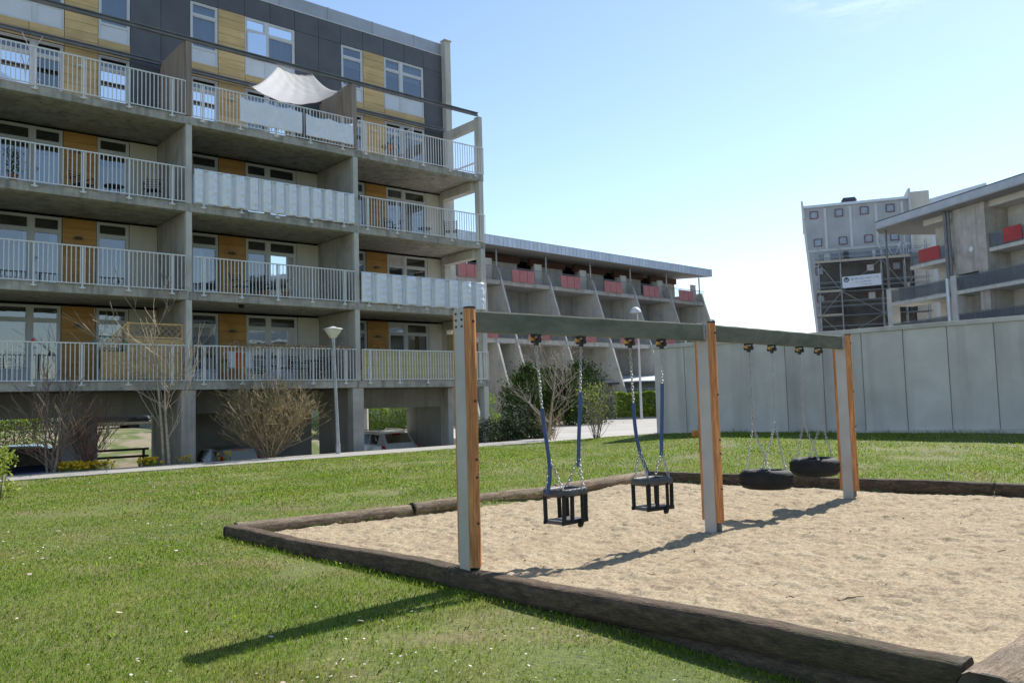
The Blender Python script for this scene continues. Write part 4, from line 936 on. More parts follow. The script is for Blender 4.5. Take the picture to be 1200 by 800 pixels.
# dry vine garland on the lowest middle rail
t = hung('dry_vine', 'dry tan vine wound along the top of the lowest middle balcony rail', 'vine', 3.2, -.075, FL[0]+1.08)
vm = MB(); rr = random.Random(4)
for s_ in range(5):
    pts = [(-1.9+i*.145, .05*math.sin(i*1.3+s_*2)+rr.uniform(-.02,.02), .03+.045*math.cos(i*1.1+s_*1.7)+rr.uniform(-.02,.02)) for i in range(31)]; vm.tube(pts, .010, 5)
vm.build('stems', M['twig_tan'], t, smooth='all')
lf = MB()
for i in range(320):
    x = rr.uniform(-1.95, 2.5); c = Vector((x, rr.uniform(-.06,.06), rr.uniform(-.04,.10)+(.08 if rr.random() < .1 else 0))); a, b = Vector((rr.uniform(-1,1), rr.uniform(-1,1), rr.uniform(-1,1))).normalized()*.03, Vector((rr.uniform(-1,1), rr.uniform(-1,1), rr.uniform(-1,1))).normalized()*.022
    lf.add([c-a-b, c+a-b, c+a+b, c-a+b], [(0,1,2,3)])
lf.build('dry_leaves', M['twig_tan'], t)
# small coloured balls on the left lowest rail
for u, nm, rgb in ((-4.3, 'red', (.5,.02,.03)), (-2.72, 'blue green', (.02,.25,.28)), (-1.85, 'green', (.03,.30,.06)), (-1.35, 'small dark red', (.35,.02,.02))):
    t = hung('rail_ball', '%s ball ornament fixed on the lowest left balcony rail' % nm, 'ornament', u, -.075, FL[0]+1.085)
    MB().blob((0,0,.035), .045 if nm != 'small dark red' else .03, 1, 10, 8, .02).build('ball', pmat('ornament_'+nm.replace(' ','_'), rgb, rough=.3), t, smooth='all')
    MB().tube([(0,0,-.03),(0,0,.0)], .008, 6).build('stem', M['black'], t)
# furniture ----------------------------------------------------------
def chair(mat, label, u, d, k, rot, scale=1):
    t = hung('patio_chair', label, 'chair', u, d, FL[k]-.01); t.rotation_euler.z = A_ROT+rot; t.scale = (scale,)*3
    s = MB()
    for i in range(6): s.box(-.22, .22, -.22+i*.075, -.22+i*.075+.06, .42, .44)
    s.build('seat', mat, t)
    b = MB()
    for i in range(5): b.obox((-.22, .20+.03*i, .52+i*.085), (.22, .20+.03*i, .52+i*.085), .02, .06, (0,1,.2))
    b.build('backrest', mat, t)
    for x in (-.23, .23):
        MB().tube([(x, .19, .40),(x, .36, .93)], .014, 6).build('back_post', mat, t); MB().tube([(x, -.2, .64),(x, .24, .64)], .016, 6).build('armrest', mat, t)
        MB().tube([(x, -.2, .64),(x, -.2, 0)], .014, 6).build('leg', mat, t); MB().tube([(x, .19, .42),(x, .26, 0)], .014, 6).build('leg', mat, t)
def table(mat, label, u, d, k, w=.7, h=.72, rnd=True):
    t = hung('patio_table', label, 'table', u, d, FL[k]-.01)
    MB().cyl(0, 0, h-.03, h, w/2, 20).build('table_top', mat, t)
    for a in (.7, 2.27, 3.84, 5.41): MB().tube([(w*.38*math.cos(a), w*.38*math.sin(a), 0), (w*.3*math.cos(a), w*.3*math.sin(a), h-.03)], .014, 6).build('leg', mat, t)
F_, W_ = M['furn'], M['furn_wood']
chair(F_, 'dark slatted chair in front of the timber panel, third balcony up on the left', -2.75, 1.3, 2, .4)
table(F_, 'low dark round table on the third balcony up on the left', -1.95, 1.0, 2, .6, .45)
chair(F_, 'dark garden chair by the party wall, third balcony up on the left', -.85, .8, 2, -.5)
chair(F_, 'dark garden chair by the yellow panel, third balcony up on the right', 8.55, 1.5, 2, .2)
table(F_, 'low dark table behind the rail, third balcony up on the right', 9.5, .7, 2, .55, .4)
chair(F_, 'dark lounge chair before the cream panel, third balcony up on the right', 10.95, .9, 2, -.6, 1.1)
chair(W_, 'brown chair beside the open door on the top right balcony', 8.7, 1.4, 3, .3)
table(W_, 'brown round table on the top right balcony', 8.1, 1.0, 3, .6)
chair(F_, 'dark chair behind the rail, second balcony up in the middle', 2.2, 1.2, 1, .3)
chair(F_, 'dark chair beside plant pots, second balcony up in the middle', 3.1, .8, 1, -.3, .85)
chair(F_, 'dark chair under the dry vine left of the street lamp, lowest middle balcony', 4.25, 1.0, 0, .3)
chair(F_, 'dark chair next to the party wall, lowest middle balcony', 5.2, 1.1, 0, -.7)
table(F_, 'dark round table on the lowest middle balcony', 4.7, .8, 0, .7)
chair(M['white_plastic'], 'white plastic chair behind the rail at the left edge, lowest left balcony', -4.45, .9, 0, .2)
def potplant(u, d, k, label, leaf, h=.35, seed=0, n=60):
    t = hung('pot_plant', label, 'pot plant', u, d, FL[k]-.01); MB().lathe([(.09,0),(.12,.2),(.13,.2),(.13,.23),(.10,.23),(.09,.2)], 12).build('pot', M['terracotta'], t, smooth=True)
    rr = random.Random(seed); m_ = MB()
    for i in range(n):
        c = Vector((rr.gauss(0,.10), rr.gauss(0,.10), .25+rr.random()*h)); a = Vector((rr.uniform(-1,1), rr.uniform(-1,1), rr.uniform(-1,1))).normalized()*.045; b = a.orthogonal().normalized()*.025
        m_.add([c-a, c+b, c+a, c-b], [(0,1,2,3)])
    m_.build('leaves', leaf, t)
potplant(2.75, .5, 1, 'small dark pot plant behind the rail, second balcony up in the middle', M['leaf_conifer2'], .3, 1)
potplant(3.45, .45, 1, 'tallest pot plant of the second middle balcony', M['leaf_conifer2'], .45, 2)
potplant(1.35, .45, 0, 'pot plant behind the drying rack, lowest middle balcony', M['leaf_conifer2'], .45, 3)
t = hung('flower_box', 'pot of red and yellow flowers on the reed screened balcony', 'flowers', 7.0, .28, FL[0]+1.02)
MB().box(-.16,.16,-.08,.08,-.12,.04).build('box', M['terracotta'], t, bevel=.01)
MB().box(-.1,.1,-.06,.06,-1.03,-.12).build('stand', M['furn_wood'], t)
rr = random.Random(9); fm = MB(); lm = MB()
for i in range(70):
    c = Vector((rr.gauss(0,.10), rr.gauss(0,.06), .08+rr.random()*.28)); a = Vector((rr.uniform(-1,1), rr.uniform(-1,1), rr.uniform(-1,1))).normalized()*.035; b = a.orthogonal().normalized()*.03
    (fm if i % 2 else lm).add([c-a, c+b, c+a, c-b], [(0,1,2,3)])
fm.build('petals', M['flower_r'], t); lm.build('leaves', M['leaf_spring'], t)
t = hung('drying_rack', 'white folding drying rack with laundry on the lowest middle balcony', 'drying rack', 1.9, .7, FL[0]-.01)
dm = MB()
for x in (-.45,.45): dm.tube([(x,-.28,0),(x,.25,.95)], .012, 6).tube([(x,.28,0),(x,-.25,.95)], .012, 6)
for i in range(6): dm.tube([(-.45,-.25+i*.1,.95),(.45,-.25+i*.1,.95)], .006, 5)
dm.build('frame', M['white_plastic'], t)
for x, y, w, c in ((-.3,-.15,.22,'white_plastic'),(-.02,-.05,.25,'flower_r'),(.27,-.15,.2,'frame_panel')):
    MB().box(x-w/2, x+w/2, y-.012, y+.012, .42, .965).build('laundry', M[c], t, bevel=.005)
potplant(-4.75, .45, 2, 'large dark leafy pot plant behind the rail at the left edge, third balcony up', M['leaf_conifer2'], .75, 7, 320)
# ------------------------------------------------------------------ TERRACED BUILDING (middle distance)
B_AZ = R(46.5); bB = thing('terraced_building', 'grey concrete terrace block with sloping fins, red railing panels and ribbed zinc roof edge', 'apartment block', (-.84, 62, -.1), PI/2-B_AZ)
def pb(mb, name, mat, parent=None, **k): return mb.build(name, mat, parent or bB, off=(0,0,.1) if parent is None else (0,0,0), **k)
SP = 5.36; ZT = 10.65
def bfront(z): return -(ZT+.9-z)*.33
fins = list(range(-2, 6))
def fin(u, z1, z0=-.1, dback=6, w=.17, mat='conc_pale'):
    mb = MB(); f = lambda z: bfront(z)
    vs = [(f(z1), z1), (f(z0), z0), (dback, z0), (dback, z1)]
    mb.prism(vs, 'x', u-w/2, u+w/2); pb(mb, 'fin_wall', M[mat])
for i in fins: fin(i*SP, ZT+.9)
fin(-2.0, ZT-3.4, mat='conc_pale')
for i in fins[:-1]:
    u0, u1 = i*SP+.112, (i+1)*SP-.112
    # top terrace slab and recess walls
    pb(MB().box(u0, u1, bfront(ZT)+.05, 3.2, ZT-.32, ZT), 'terrace_slab', M['conc'])
    pb(MB().box(u0, u1, 2.3, 2.5, 6.4, ZT-.32), 'recess_wall', M['conc_dark'])
    z2 = 6.15; f2 = bfront(z2)
    pb(MB().box(u0, u1, f2+.05, 2.5, z2-.34, z2), 'terrace_slab', M['conc_pale'])
    pb(MB().box(u0, u1, .3, .6, 0, z2-.34), 'recess_wall', M['conc_dark'])
    # window by the left fin of each recess
    for zz, dd in ((7.2, 2.3), (2.6, .3)):
        w = MB().box(u0+.15, u0+.25, dd-.06, dd-.01, zz, zz+2).box(u0+.85, u0+.95, dd-.06, dd-.01, zz, zz+2).box(u0+.25, u0+.85, dd-.06, dd-.01, zz+1.9, zz+2).box(u0+.25, u0+.85, dd-.06, dd-.01, zz, zz+.1).box(u0+.25, u0+.85, dd-.055, dd-.01, zz+.9, zz+.97)
        wo = pb(w, 'window', M['frame']); MB().add([(u0+.25, dd-.03, zz+.1), (u0+.85, dd-.03, zz+.1), (u0+.85, dd-.03, zz+1.9), (u0+.25, dd-.03, zz+1.9)], [(0,1,2,3)]).build('pane', M['glass'], wo)
    # railings with three red panels
    for zz, npan in ((ZT, 3), (z2, 3)):
        y = bfront(zz)+.0; rl = MB().box(u0, u1, y-.02, y+.02, zz+1.02, zz+1.06).box(u0, u1, y-.01, y+.01, zz+.06, zz+.09)
        n = 40
        for q in range(n+1): x = u0+(u1-u0)*q/n; rl.box(x-.008, x+.008, y-.008, y+.008, zz, zz+1.02)
        ro = pb(rl, 'railing', M['glassrail'])
        for q in range(3):
            MB().obox((u0+.95+q*.80+.385, y-.06, zz-.02), (u0+.95+q*.80+.385, y-.03, zz+.93), .76, .03, (0,1,0)).build('red_panel', M['redpanel'], ro)
    # top storey behind the terrace
    pb(MB().box(u0+.4, u0+3.9, 2.2, 2.5, ZT, ZT+1.95), 'terrace_wall', M['conc_pale'])
    pb(MB().box(u0, u0+4.2, 2.15, 2.48, ZT+1.97, ZT+2.5), 'timber_band', M['timber_red'])
    pb(MB().box(u1-.9, u1-.12, .5, .62, ZT, ZT+1.75), 'white_door', M['cream'])
    pb(MB().box(u0, u1, 3.6, 3.8, ZT, 13.2), 'dark_glazing', M['dark'])
for i in fins: pb(MB().cyl(i*SP, bfront(ZT+.9)+.25, ZT+.9, 13.1, .07, 10), 'roof_post', M['galv'])
bu0, bu1 = fins[0]*SP-.5, fins[-1]*SP+.35
rf = MB(); rf.prism([(-1.0, 13.08), (-1.0, 13.70), (8, 14.4), (8, 13.7)], 'x', bu0, bu1); ro = pb(rf, 'roof', M['soffit'])
fb = MB(); x = bu0
while x < bu1-.1:
    fb.box(x+.012, min(x+.44, bu1), -1.045, -1.003, 13.07, 13.72); fb.box(x-.012, x+.012, -1.075, -1.003, 13.07, 13.73); x += .45
fb.build('roof_edge', M['seam'], ro); MB().prism([(-1.06, 13.722), (-1.06, 13.78), (8, 14.48), (8, 14.42)], 'x', bu0, bu1).build('roof_sheet', M['roofpale'], ro)
pb(MB().box(bu0, fins[-1]*SP, 6.01, 14, -.1, 13.0), 'rear_block', M['conc'])
u_ = fins[-1]*SP
pb(MB().box(u_+.112, u_+1.3, -.5, .2, 8.1, 9.0), 'wall_box', M['galv'])

# ------------------------------------------------------------------ RIGHT CONCRETE APARTMENT BUILDING
C_AZ = R(-13.5); C_ROT = PI/2 - C_AZ   # local x runs away from the camera, local y faces the lawn
bC = thing('balcony_building', 'grey concrete apartment building with deep balconies, red panels and a flat overhanging roof', 'apartment block', (33.6, 63, -.2), C_ROT)
def pc(mb, name, mat, parent=None, **k): return mb.build(name, mat, parent or bC, off=(0,0,.2) if parent is None else (0,0,0), **k)
X0 = -84  # unseen length added past the frame, for dark reflections in the facade glass
# main wall, set back, with a rounded far corner
poly = [(X0, -2.4), (3.6, -2.4)] + [(3.6+1.2*math.sin(a), -3.6+1.2*math.cos(a)) for a in np.linspace(.2, PI/2, 7)] + [(4.8, -14), (X0, -14)]
pc(MB().prism(poly, 'z', -.2, 15.0), 'main_wall', M['conc_pale'], smooth=True)
rfp = [(X0-1, .75), (7.2, .75), (8.6, -.6), (8.8, -3), (7.5, -15), (X0-1, -15)]
ro = pc(MB().prism(rfp, 'z', 15.22, 15.30), 'roof', M['soffit'])
MB().prism([(x*1.002, y*1.002+.01) for x, y in rfp], 'z', 15.302, 15.85).build('roof_edge', M['parapet'], ro)
MB().prism([(x*1.004, y*1.004+.015) for x, y in rfp], 'z', 15.852, 15.93).build('roof_sheet', M['roofdark'], ro)
v_ = pc(MB().box(-9.2, -7.6, -3.2, -2, 15.93, 16.75).box(-9.4,-7.4,-3.4,-1.8,16.75,16.9), 'roof_vent', M['roofdark'])
pc(MB().prism([(-30.,-.75),(3.4,-.75),(3.9,-1.4),(3.9,-2.42),(-30,-2.42)], 'z', 14.75, 15.21), 'roof_beam', M['cream'])
def cbalc(x0, x1, y1, z, name_label, panel=None, y0=-2.39):
    pc(MB().box(x0, x1, y0, y1, z-.28, z), 'balcony_slab', M['conc_pale'], bevel=.01)
    r_ = MB().box(x0, x1, y1-.06, y1-.02, z+1.02, z+1.06).box(x0, x1, y1-.05, y1-.03, z+.05, z+.08); n = int((x1-x0)/.12)
    for q in range(n+1): x = x0+(x1-x0)*q/n; w = .022 if q % 12 == 0 else .008; r_.box(x-w/2, x+w/2, y1-.05, y1-.03, z, z+1.02)
    r_.box(x1-.05, x1-.01, y0, y1-.06, z+1.02, z+1.06)
    for q in range(12): y = y0+(y1-y0)*q/12; r_.box(x1-.04, x1-.03, y, y+.01, z, z+1.02)
    r2 = pc(r_, 'railing', M['glassrail'])
    MB().box(x0+.05, x1-.05, y1-.044, y1-.036, z+.09, z+.98).build('infill_mesh', M['meshpanel'], r2)
    if panel: MB().box(panel[0], panel[1], y1+.0, y1+.03, z+.12, z+1.15).build('red_panel', M['redpanel2'], r2)
M['meshpanel'] = m_ = bpy.data.materials.new('railing_mesh'); m_.use_nodes = True
N_ = m_.node_tree.nodes; L_ = m_.node_tree.links; t_ = N_.new('ShaderNodeBsdfTransparent'); x_ = N_.new('ShaderNodeMixShader'); x_.inputs[0].default_value = .55; N_['Principled BSDF'].inputs['Base Color'].default_value = (.13,.145,.165,1); N_['Principled BSDF'].inputs['Roughness'].default_value = .25
L_.new(t_.outputs[0], x_.inputs[1]); L_.new(N_['Principled BSDF'].outputs[0], x_.inputs[2]); L_.new(x_.outputs[0], N_['Material Output'].inputs[0])
for z in (8.95, 6.15, 3.35):
    cbalc(.35, 7.2, .0, z, '')
    cbalc(-18, -.35, .0, z, '', None)
cbalc(.3, 4.9, -.5, 11.72, '', (1.5, 3.8))
cbalc(-10.2, -3.35, -.5, 11.72, '', (-6.3, -4.7))
cbalc(-34, -18.4, .0, 8.95, ''); cbalc(-33, -19, -.5, 11.72, '', (-24, -22))
# wall piece right of the pipe, columns, pipes
pc(MB().box(-3.3, -.15, -2.38, -.35, 10.2, 15.2).box(-3.3,-2.4,-2.38,-.35,-.2,10.2), 'wall_pier', M['conc'], bevel=.02)
for i in range(3): cbalc(-34-i*16.5, -19-i*16.5, .0, 6.15, '')
for i in range(3): cbalc(-50-i*16, -35-i*16, .0, 8.95, ''); cbalc(-50-i*16, -36-i*16, -.5, 11.72, '')
for x, z1 in ((7.0, 10.15), (-.3, 10.15), (-18.2, 10.15)): pc(MB().box(x-.28, x+.28, -.75, .06, -.2, z1), 'column', M['conc_pale'], bevel=.02)
pc(MB().box(-18.5,-17.9,-2.38,-.3,10.16,15.2), 'wall_pier', M['conc'], bevel=.02)
pc(MB().cyl(7.1, -.1, 10.15, 15.2, .09, 10), 'roof_post', M['steel'], smooth=True)
pc(MB().cyl(.25, -.1, 10.0, 15.2, .17, 14).cyl(-.12, -.05, 10.15, 15.2, .10, 12), 'roof_post', M['steel'], smooth=True)
pc(MB().cyl(.22, .12, -.2, 10.0, .13, 12), 'rain_pipe', M['seam'], smooth=True)
wl_ = MB().lathe([(0,.04),(.2,.03),(.2,-.03),(0,-.04)], 14); wl_.v = [(a-1.9, c-.30, b+11.9) for a, b, c in wl_.v]; pc(wl_, 'wall_light', M['white_plastic'])
for k, (a, b, z) in enumerate(((-16.5,-14.5,8.95),(-13,-10.6,8.95),(-16.5,-14,11.8))):
    w = MB().box(a, b, -2.39, -2.3, z, z+2.2); wo = pc(w, 'window', M['frame']); MB().box(a+.1, b-.1, -2.295, -2.285, z+.1, z+2.1).build('pane', M['glass'], wo)

# ------------------------------------------------------------------ TOWER WITH SCAFFOLD
tD = thing('grey_tower', 'tall grey rendered tower with small square maroon framed windows and one leaning side', 'tower', (30.4, 85, -.2), R(-19))
def pd(mb, name, mat, parent=None, **k): return mb.build(name, mat, parent or tD, off=(0,0,.2) if parent is None else (0,0,0), **k)
TW = 10.0
pd(MB().add([(1.5,0,-.2),(TW,0,-.2),(TW,9,-.2),(1.5,9,-.2),(.15,0,20.6),(TW,0,20.6),(TW,9,20.6),(.15,9,20.6)], [(3,2,1,0),(4,5,6,7),(0,1,5,4),(1,2,6,5),(2,3,7,6),(3,0,4,7)]), 'tower_wall', M['tower'])
pd(MB().box(1.3, TW-.02, -.02, -.004, 3, 14.9), 'stripped_wall', M['tower_dark'])
rb = MB()
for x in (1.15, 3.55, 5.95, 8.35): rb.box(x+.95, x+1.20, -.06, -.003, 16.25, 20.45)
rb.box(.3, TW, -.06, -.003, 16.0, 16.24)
pd(rb, 'rib', M['tower_pale'])
pd(MB().box(.2, TW, -.25, .1, 20.6, 20.85), 'roof_edge', M['seam'])
pd(MB().add([(.12,-.1,19.6),(.32,-.1,19.6),(.32,9,19.6),(.12,9,19.6),(-.05,-.1,21.4),(.12,-.1,21.4),(1.2,9,20.9),(1.0,9,20.9)], [(3,2,1,0),(4,5,6,7),(0,1,5,4),(1,2,6,5),(2,3,7,6),(3,0,4,7)]), 'side_parapet', M['tower_pale'])
pd(MB().box(TW+.02, TW+.22, -.35, 9, 15, 21.6), 'side_parapet', M['tower_pale'])
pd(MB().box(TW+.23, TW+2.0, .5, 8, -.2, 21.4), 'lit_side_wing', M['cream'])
pd(MB().add([(TW+2.01,1,-.2),(TW+8,1,-.2),(TW+8,9,-.2),(TW+2.01,9,-.2),(TW+2.01,1,20.6),(TW+7.2,1,21.7),(TW+7.2,9,21.7),(TW+2.01,9,20.6)], [(3,2,1,0),(4,5,6,7),(0,1,5,4),(1,2,6,5),(2,3,7,6),(3,0,4,7)]), 'rear_wing', M['seam'])
pd(MB().box(4.1, 5.2, 1, 2.1, 20.86, 21.25).add([(3.9,.9,21.25),(5.4,.9,21.25),(5.4,2.3,21.25),(3.9,2.3,21.25),(4.1,1.1,21.6),(5.2,1.1,21.6),(5.2,2.1,21.6),(4.1,2.1,21.6)], [(3,2,1,0),(4,5,6,7),(0,1,5,4),(1,2,6,5),(2,3,7,6),(3,0,4,7)]), 'roof_vent', M['roofdark'])
for r_, z in enumerate((19.85, 16.95, 14.0, 11.2)):
    for q in range(4):
        x = 1.15+q*2.4+(.25 if r_ else 0)
        if r_ >= 2 and q == 1: continue
        w = MB()
        for a, b, c, d in ((-.40,.40,.33,.40),(-.40,.40,-.40,-.33),(-.40,-.33,-.33,.33),(.33,.40,-.33,.33)): w.box(x+a, x+b, -.10, -.021, z+c, z+d)
        wo = pd(w, 'window', M['maroon']); MB().box(x-.31, x+.31, -.06, -.03, z-.31, z+.31).build('pane', M['frame_panel'] if r_ > 1 and q == 2 else M['towerpane'], wo)
scf = thing('scaffold', 'steel tube scaffold with plank decks standing against the grey tower', 'scaffold', (30.4, 85, -.2), R(-19))
def ps(mb, name, mat, **k): return mb.build(name, mat, scf, off=(0,0,.2), **k)
sx = [1.3, 3.35, 7.1, 9.2, 11.2]; sz = [7.1, 9.2, 11.6, 14.6]
for i, x in enumerate(sx):
    for y in (-1.5, -.4): ps(MB().cyl(x, y, -.2, 17.0 if i in (2, 3) else 16.3, .05, 6), 'standard', M['scaf'])
ld = MB()
for z in [3.2, 5.1]+sz+[15.1, 15.6, 10.2, 10.7, 12.1, 12.6, 7.7, 8.2]:
    for y in (-1.55, -.35): ld.tube([(1.0, y, z), (11.5, y, z)], .035, 5)
for z in sz:
    for x in sx: ld.tube([(x, -1.7, z-.05), (x, -.2, z-.05)], .035, 5)
ps(ld, 'ledgers', M['scaf'])
br = MB()
for i in range(len(sx)-1):
    for k in range(len(sz)-1):
        a, b = (sx[i], sx[i+1]) if (i+k) % 2 else (sx[i+1], sx[i]); br.tube([(a, -1.58, sz[k]), (b, -1.58, sz[k+1])], .03, 5)
ps(br, 'braces', M['scaf'])
for k, z in enumerate(sz):
    ps(MB().box(1.0, 11.4, -1.5, -.4, z, z+.06), 'deck', M['net'])
    tb = MB().box(1.0, 3.3 if k < 3 else 11.4, -1.56, -1.52, z, z+.22)
    ps(tb, 'toe_board', M['plank'])
for i in range(14):
    x = random.uniform(1.4, 10.8); z = random.choice(sz); ps(MB().box(x, x+random.uniform(.15,.6), -1.2, -.9, z+.065, z+random.uniform(.4,1.3)), 'stacked_material', random.choice([M['galv'], M['net'], M['tower_pale'], M['plank']]))
# loose tubes on the top lift
tb = MB()
for i in range(16): x = random.uniform(7, 11); tb.tube([(x, random.uniform(-1.4,-.6), 14.7), (x+random.uniform(-.9,.9), random.uniform(-1.4,-.6), 14.7+random.uniform(.8,1.9))], .04, 5)
ps(tb, 'loose_tubes', M['frame_panel'])
bn = thing('hanging_banner', 'white banner with a round emblem and small dark lettering tied to the scaffold', 'banner', (30.4, 85, 0), R(-19))
MB().prism([(3.42, 12.62), (7.0, 12.86), (7.0, 13.92), (3.42, 13.78)], 'y', -1.66, -1.64).v
b_ = MB(); b_.prism([(3.42, 11.9), (7.0, 12.02), (7.0, 13.16), (3.42, 13.02)], 'y', -1.68, -1.66); b_.build('cloth', M['banner'], bn)
ink = MB(); rr = random.Random(3)
ink.ring([(3.80+.20*math.cos(a), -1.69, 12.72+.20*math.sin(a)) for a in np.linspace(0, 2*PI, 17)[:-1]], .05, 4); ink.box(3.72,3.9,-1.695,-1.685,12.7,12.9)
def scrib(x0, x1, z, h, sl_):
    x = x0
    while x < x1:
        w = rr.uniform(.05, .09); zz = z+(x-x0)*sl_
        if rr.random() < .85:
            ink.box(x, x+.02, -1.69, -1.682, zz, zz+h)
            if rr.random() < .7: ink.box(x+.02, x+w, -1.69, -1.682, zz+h*rr.choice((0,.42,.84)), zz+h*rr.choice((0,.42,.84))+h*.16+.0) if False else ink.box(x+.02, x+w, -1.69, -1.682, zz+h*.4, zz+h*.56)
        x += w+.035
scrib(4.25, 6.8, 12.66, .20, .035); scrib(4.7, 6.05, 12.36, .15, .035); scrib(5.2, 6.05, 12.10, .10, .035)
ink.build('lettering', M['ink'], bn)

# ------------------------------------------------------------------ PERIMETER WALL
pw = thing('perimeter_wall', 'long grey precast concrete panel wall behind the lawn', 'wall', (WA.x, WA.y, 0), W_ROT)
WH = 3.18; PWD = 1.195; npn = 17
def wz(x): return .24+.0095*x
for i in range(npn):
    a, b = i*PWD, (i+1)*PWD; z0, z1 = wz(a), wz(b); j0, j1 = random.uniform(-.012,.012), 0
    mb = MB(); y = random.uniform(-.006, .006)
    vs = [(a+.012, y, z0-.4), (b-.012, y, z1-.4), (b-.012, .16, z1-.4), (a+.012, .16, z0-.4), (a+.012, y, z0+WH-.14), (b-.012, y, z1+WH-.14), (b-.012, .16, z1+WH-.14), (a+.012, .16, z0+WH-.14)]
    mb.add(vs, [(3,2,1,0),(4,5,6,7),(0,1,5,4),(1,2,6,5),(2,3,7,6),(3,0,4,7)]); mb.build('wall_panel', M['conc_wall'], pw, bevel=.008)
EW = npn*PWD
def sloped(a, b, y0, y1, h0, h1):
    z0, z1 = wz(a), wz(b); return MB().add([(a,y0,z0+h0),(b,y0,z1+h0),(b,y1,z1+h0),(a,y1,z0+h0),(a,y0,z0+h1),(b,y0,z1+h1),(b,y1,z1+h1),(a,y1,z0+h1)], [(3,2,1,0),(4,5,6,7),(0,1,5,4),(1,2,6,5),(2,3,7,6),(3,0,4,7)])
sloped(0, EW, .03, .12, -.4, WH-.15).build('joint_backing', M['conc_dark'], pw)
for i in range(4): a = -.02+i*EW/4; sloped(a+.003, a+EW/4-.003, -.05, .21, WH-.138, WH).build('coping', M['conc_wall'], pw, bevel=.01)
sloped(.0, EW, -.14, -.012, -.4, .05).build('footing', M['conc_pale'], pw)
# the wall's sides beyond (returns away from the lawn at its left end)
mb = MB().box(-.02, .155, .17, 3.2, -.2, .24+WH-.14); mb.build('wall_panel', M['conc_wall'], pw)
# small playground stake
st = thing('marker_stake', 'short grey stake with an orange plastic box on the lawn behind the middle swing post', 'stake', (5.74, 26.1, .14))
MB().tube([(0,0,-.15),(0,0,.52)], .035, 10).build('stake_post', M['galv'], st, smooth=True)
MB().box(-.20, .14, -.07, .07, .16, .36).build('orange_box', M['orange_plastic'], st, bevel=.02)
MB().ring([(-.08+.05*math.cos(a), -.074, .26+.05*math.sin(a)) for a in np.linspace(0, 2*PI, 17)[:-1]], .012, 5).build('dial', M['steel'], st)
# ------------------------------------------------------------------ garage / shed, lamp posts
ga = thing('low_garage', 'low grey shed with a pale shallow roof behind the hedge', 'shed', (7.0, 68, 0), R(4))
MB().box(0, 9, 0, 5, -.05, 2.75).build('wall', M['garage'], ga)
gb = MB()
for z in (1.2, 1.75, 2.3): gb.box(.3, 8.8, -.05, -.003, z, z+.05)
for x in np.arange(.3, 8.9, .95): gb.box(x, x+.05, -.055, -.003, .3, 2.4)
gb.build('battens', M['galv'], ga)
MB().box(1.2, 6.8, -.07, -.056, .9, 1.65).build('pale_panel', M['frame_panel'], ga)
MB().prism([(-.6, 2.752), (-.6, 2.98), (3, 3.5), (3.0, 3.3)], 'x', -.4, 9.4).build('roof', M['roofpale'], ga)
MB().prism([(-.64, 2.74), (-.64, 2.9), (-.602, 2.9), (-.602, 2.74)], 'x', -.42, 9.42).build('fascia', M['roofdark'], ga)
MB().prism([(.4, 2.752), (-.3, 2.98), (2, 3.35), (3, 3.1)], 'x', -3.2, -.45).build('lower_roof', M['roofpale'], ga)
MB().box(-3, -.01, .5, 5, -.05, 2.75).build('wall', M['garage'], ga)
lp = thing('street_lamp', 'pale street lamp with a cone shaped glass head by the lawn kerb', 'street lamp', tuple(Aw(4.25, -1.62, 0)))
ln_ = Vector((-.11, 0, 0))
MB().tube([(0,0,-.1),(0,0,.35)], .075, 14).build('base_sleeve', M['galv'], lp, smooth=True)
MB().tube([(0,0,.35), (ln_.x, 0, 3.68)], [.06, .048], 14).build('pole', M['galv'], lp, smooth=True)
q = ln_.x; c = (q-.005, 0, 0)
MB().lathe([(.05,3.60),(.062,3.64),(.062,3.76),(.05,3.80)], 16, c).build('collar', M['galv'], lp, smooth=True)
MB().lathe([(.06,3.78),(.12,3.83),(.285,4.08),(.285,4.10),(.1,4.10)], 24, c).build('lamp_shade', M['lamp_white'], lp, smooth=True)
MB().lathe([(.0,4.19),(.06,4.185),(.10,4.16),(.31,4.115),(.32,4.095),(.287,4.092)], 24, c).build('cap', M['frame'], lp, smooth=True)
l2 = thing('street_lamp', 'tall thin lamp post with curved white head, just left of the concrete wall', 'street lamp', (9.5, 62.3, 0))
MB().tube([(0,0,-.1),(0,0,7.9)], [.10,.06], 10).build('pole', M['frame'], l2, smooth=True)
MB().lathe([(.02,8.42),(.2,8.36),(.38,8.2),(.44,8.0),(.41,7.98),(.34,8.1),(.0,8.2)], 18, (-.15,0,0)).build('lamp_head', M['frame'], l2, smooth=True)
MB().tube([(0,0,7.85),(-.05,0,8.2),(-.15,0,8.3)], .05, 8).build('arm', M['frame'], l2, smooth=True)
MB().blob((0,0,0), 1, 3, 10, 7, .16, (.95,.7,.42)).build('boulder', M['stone'], None, off=(11.3, 66.0, .28), smooth='all')
tag(bpy.data.objects['boulder'], 'pale rounded boulder at the foot of the wall end, by the hedge', 'boulder')
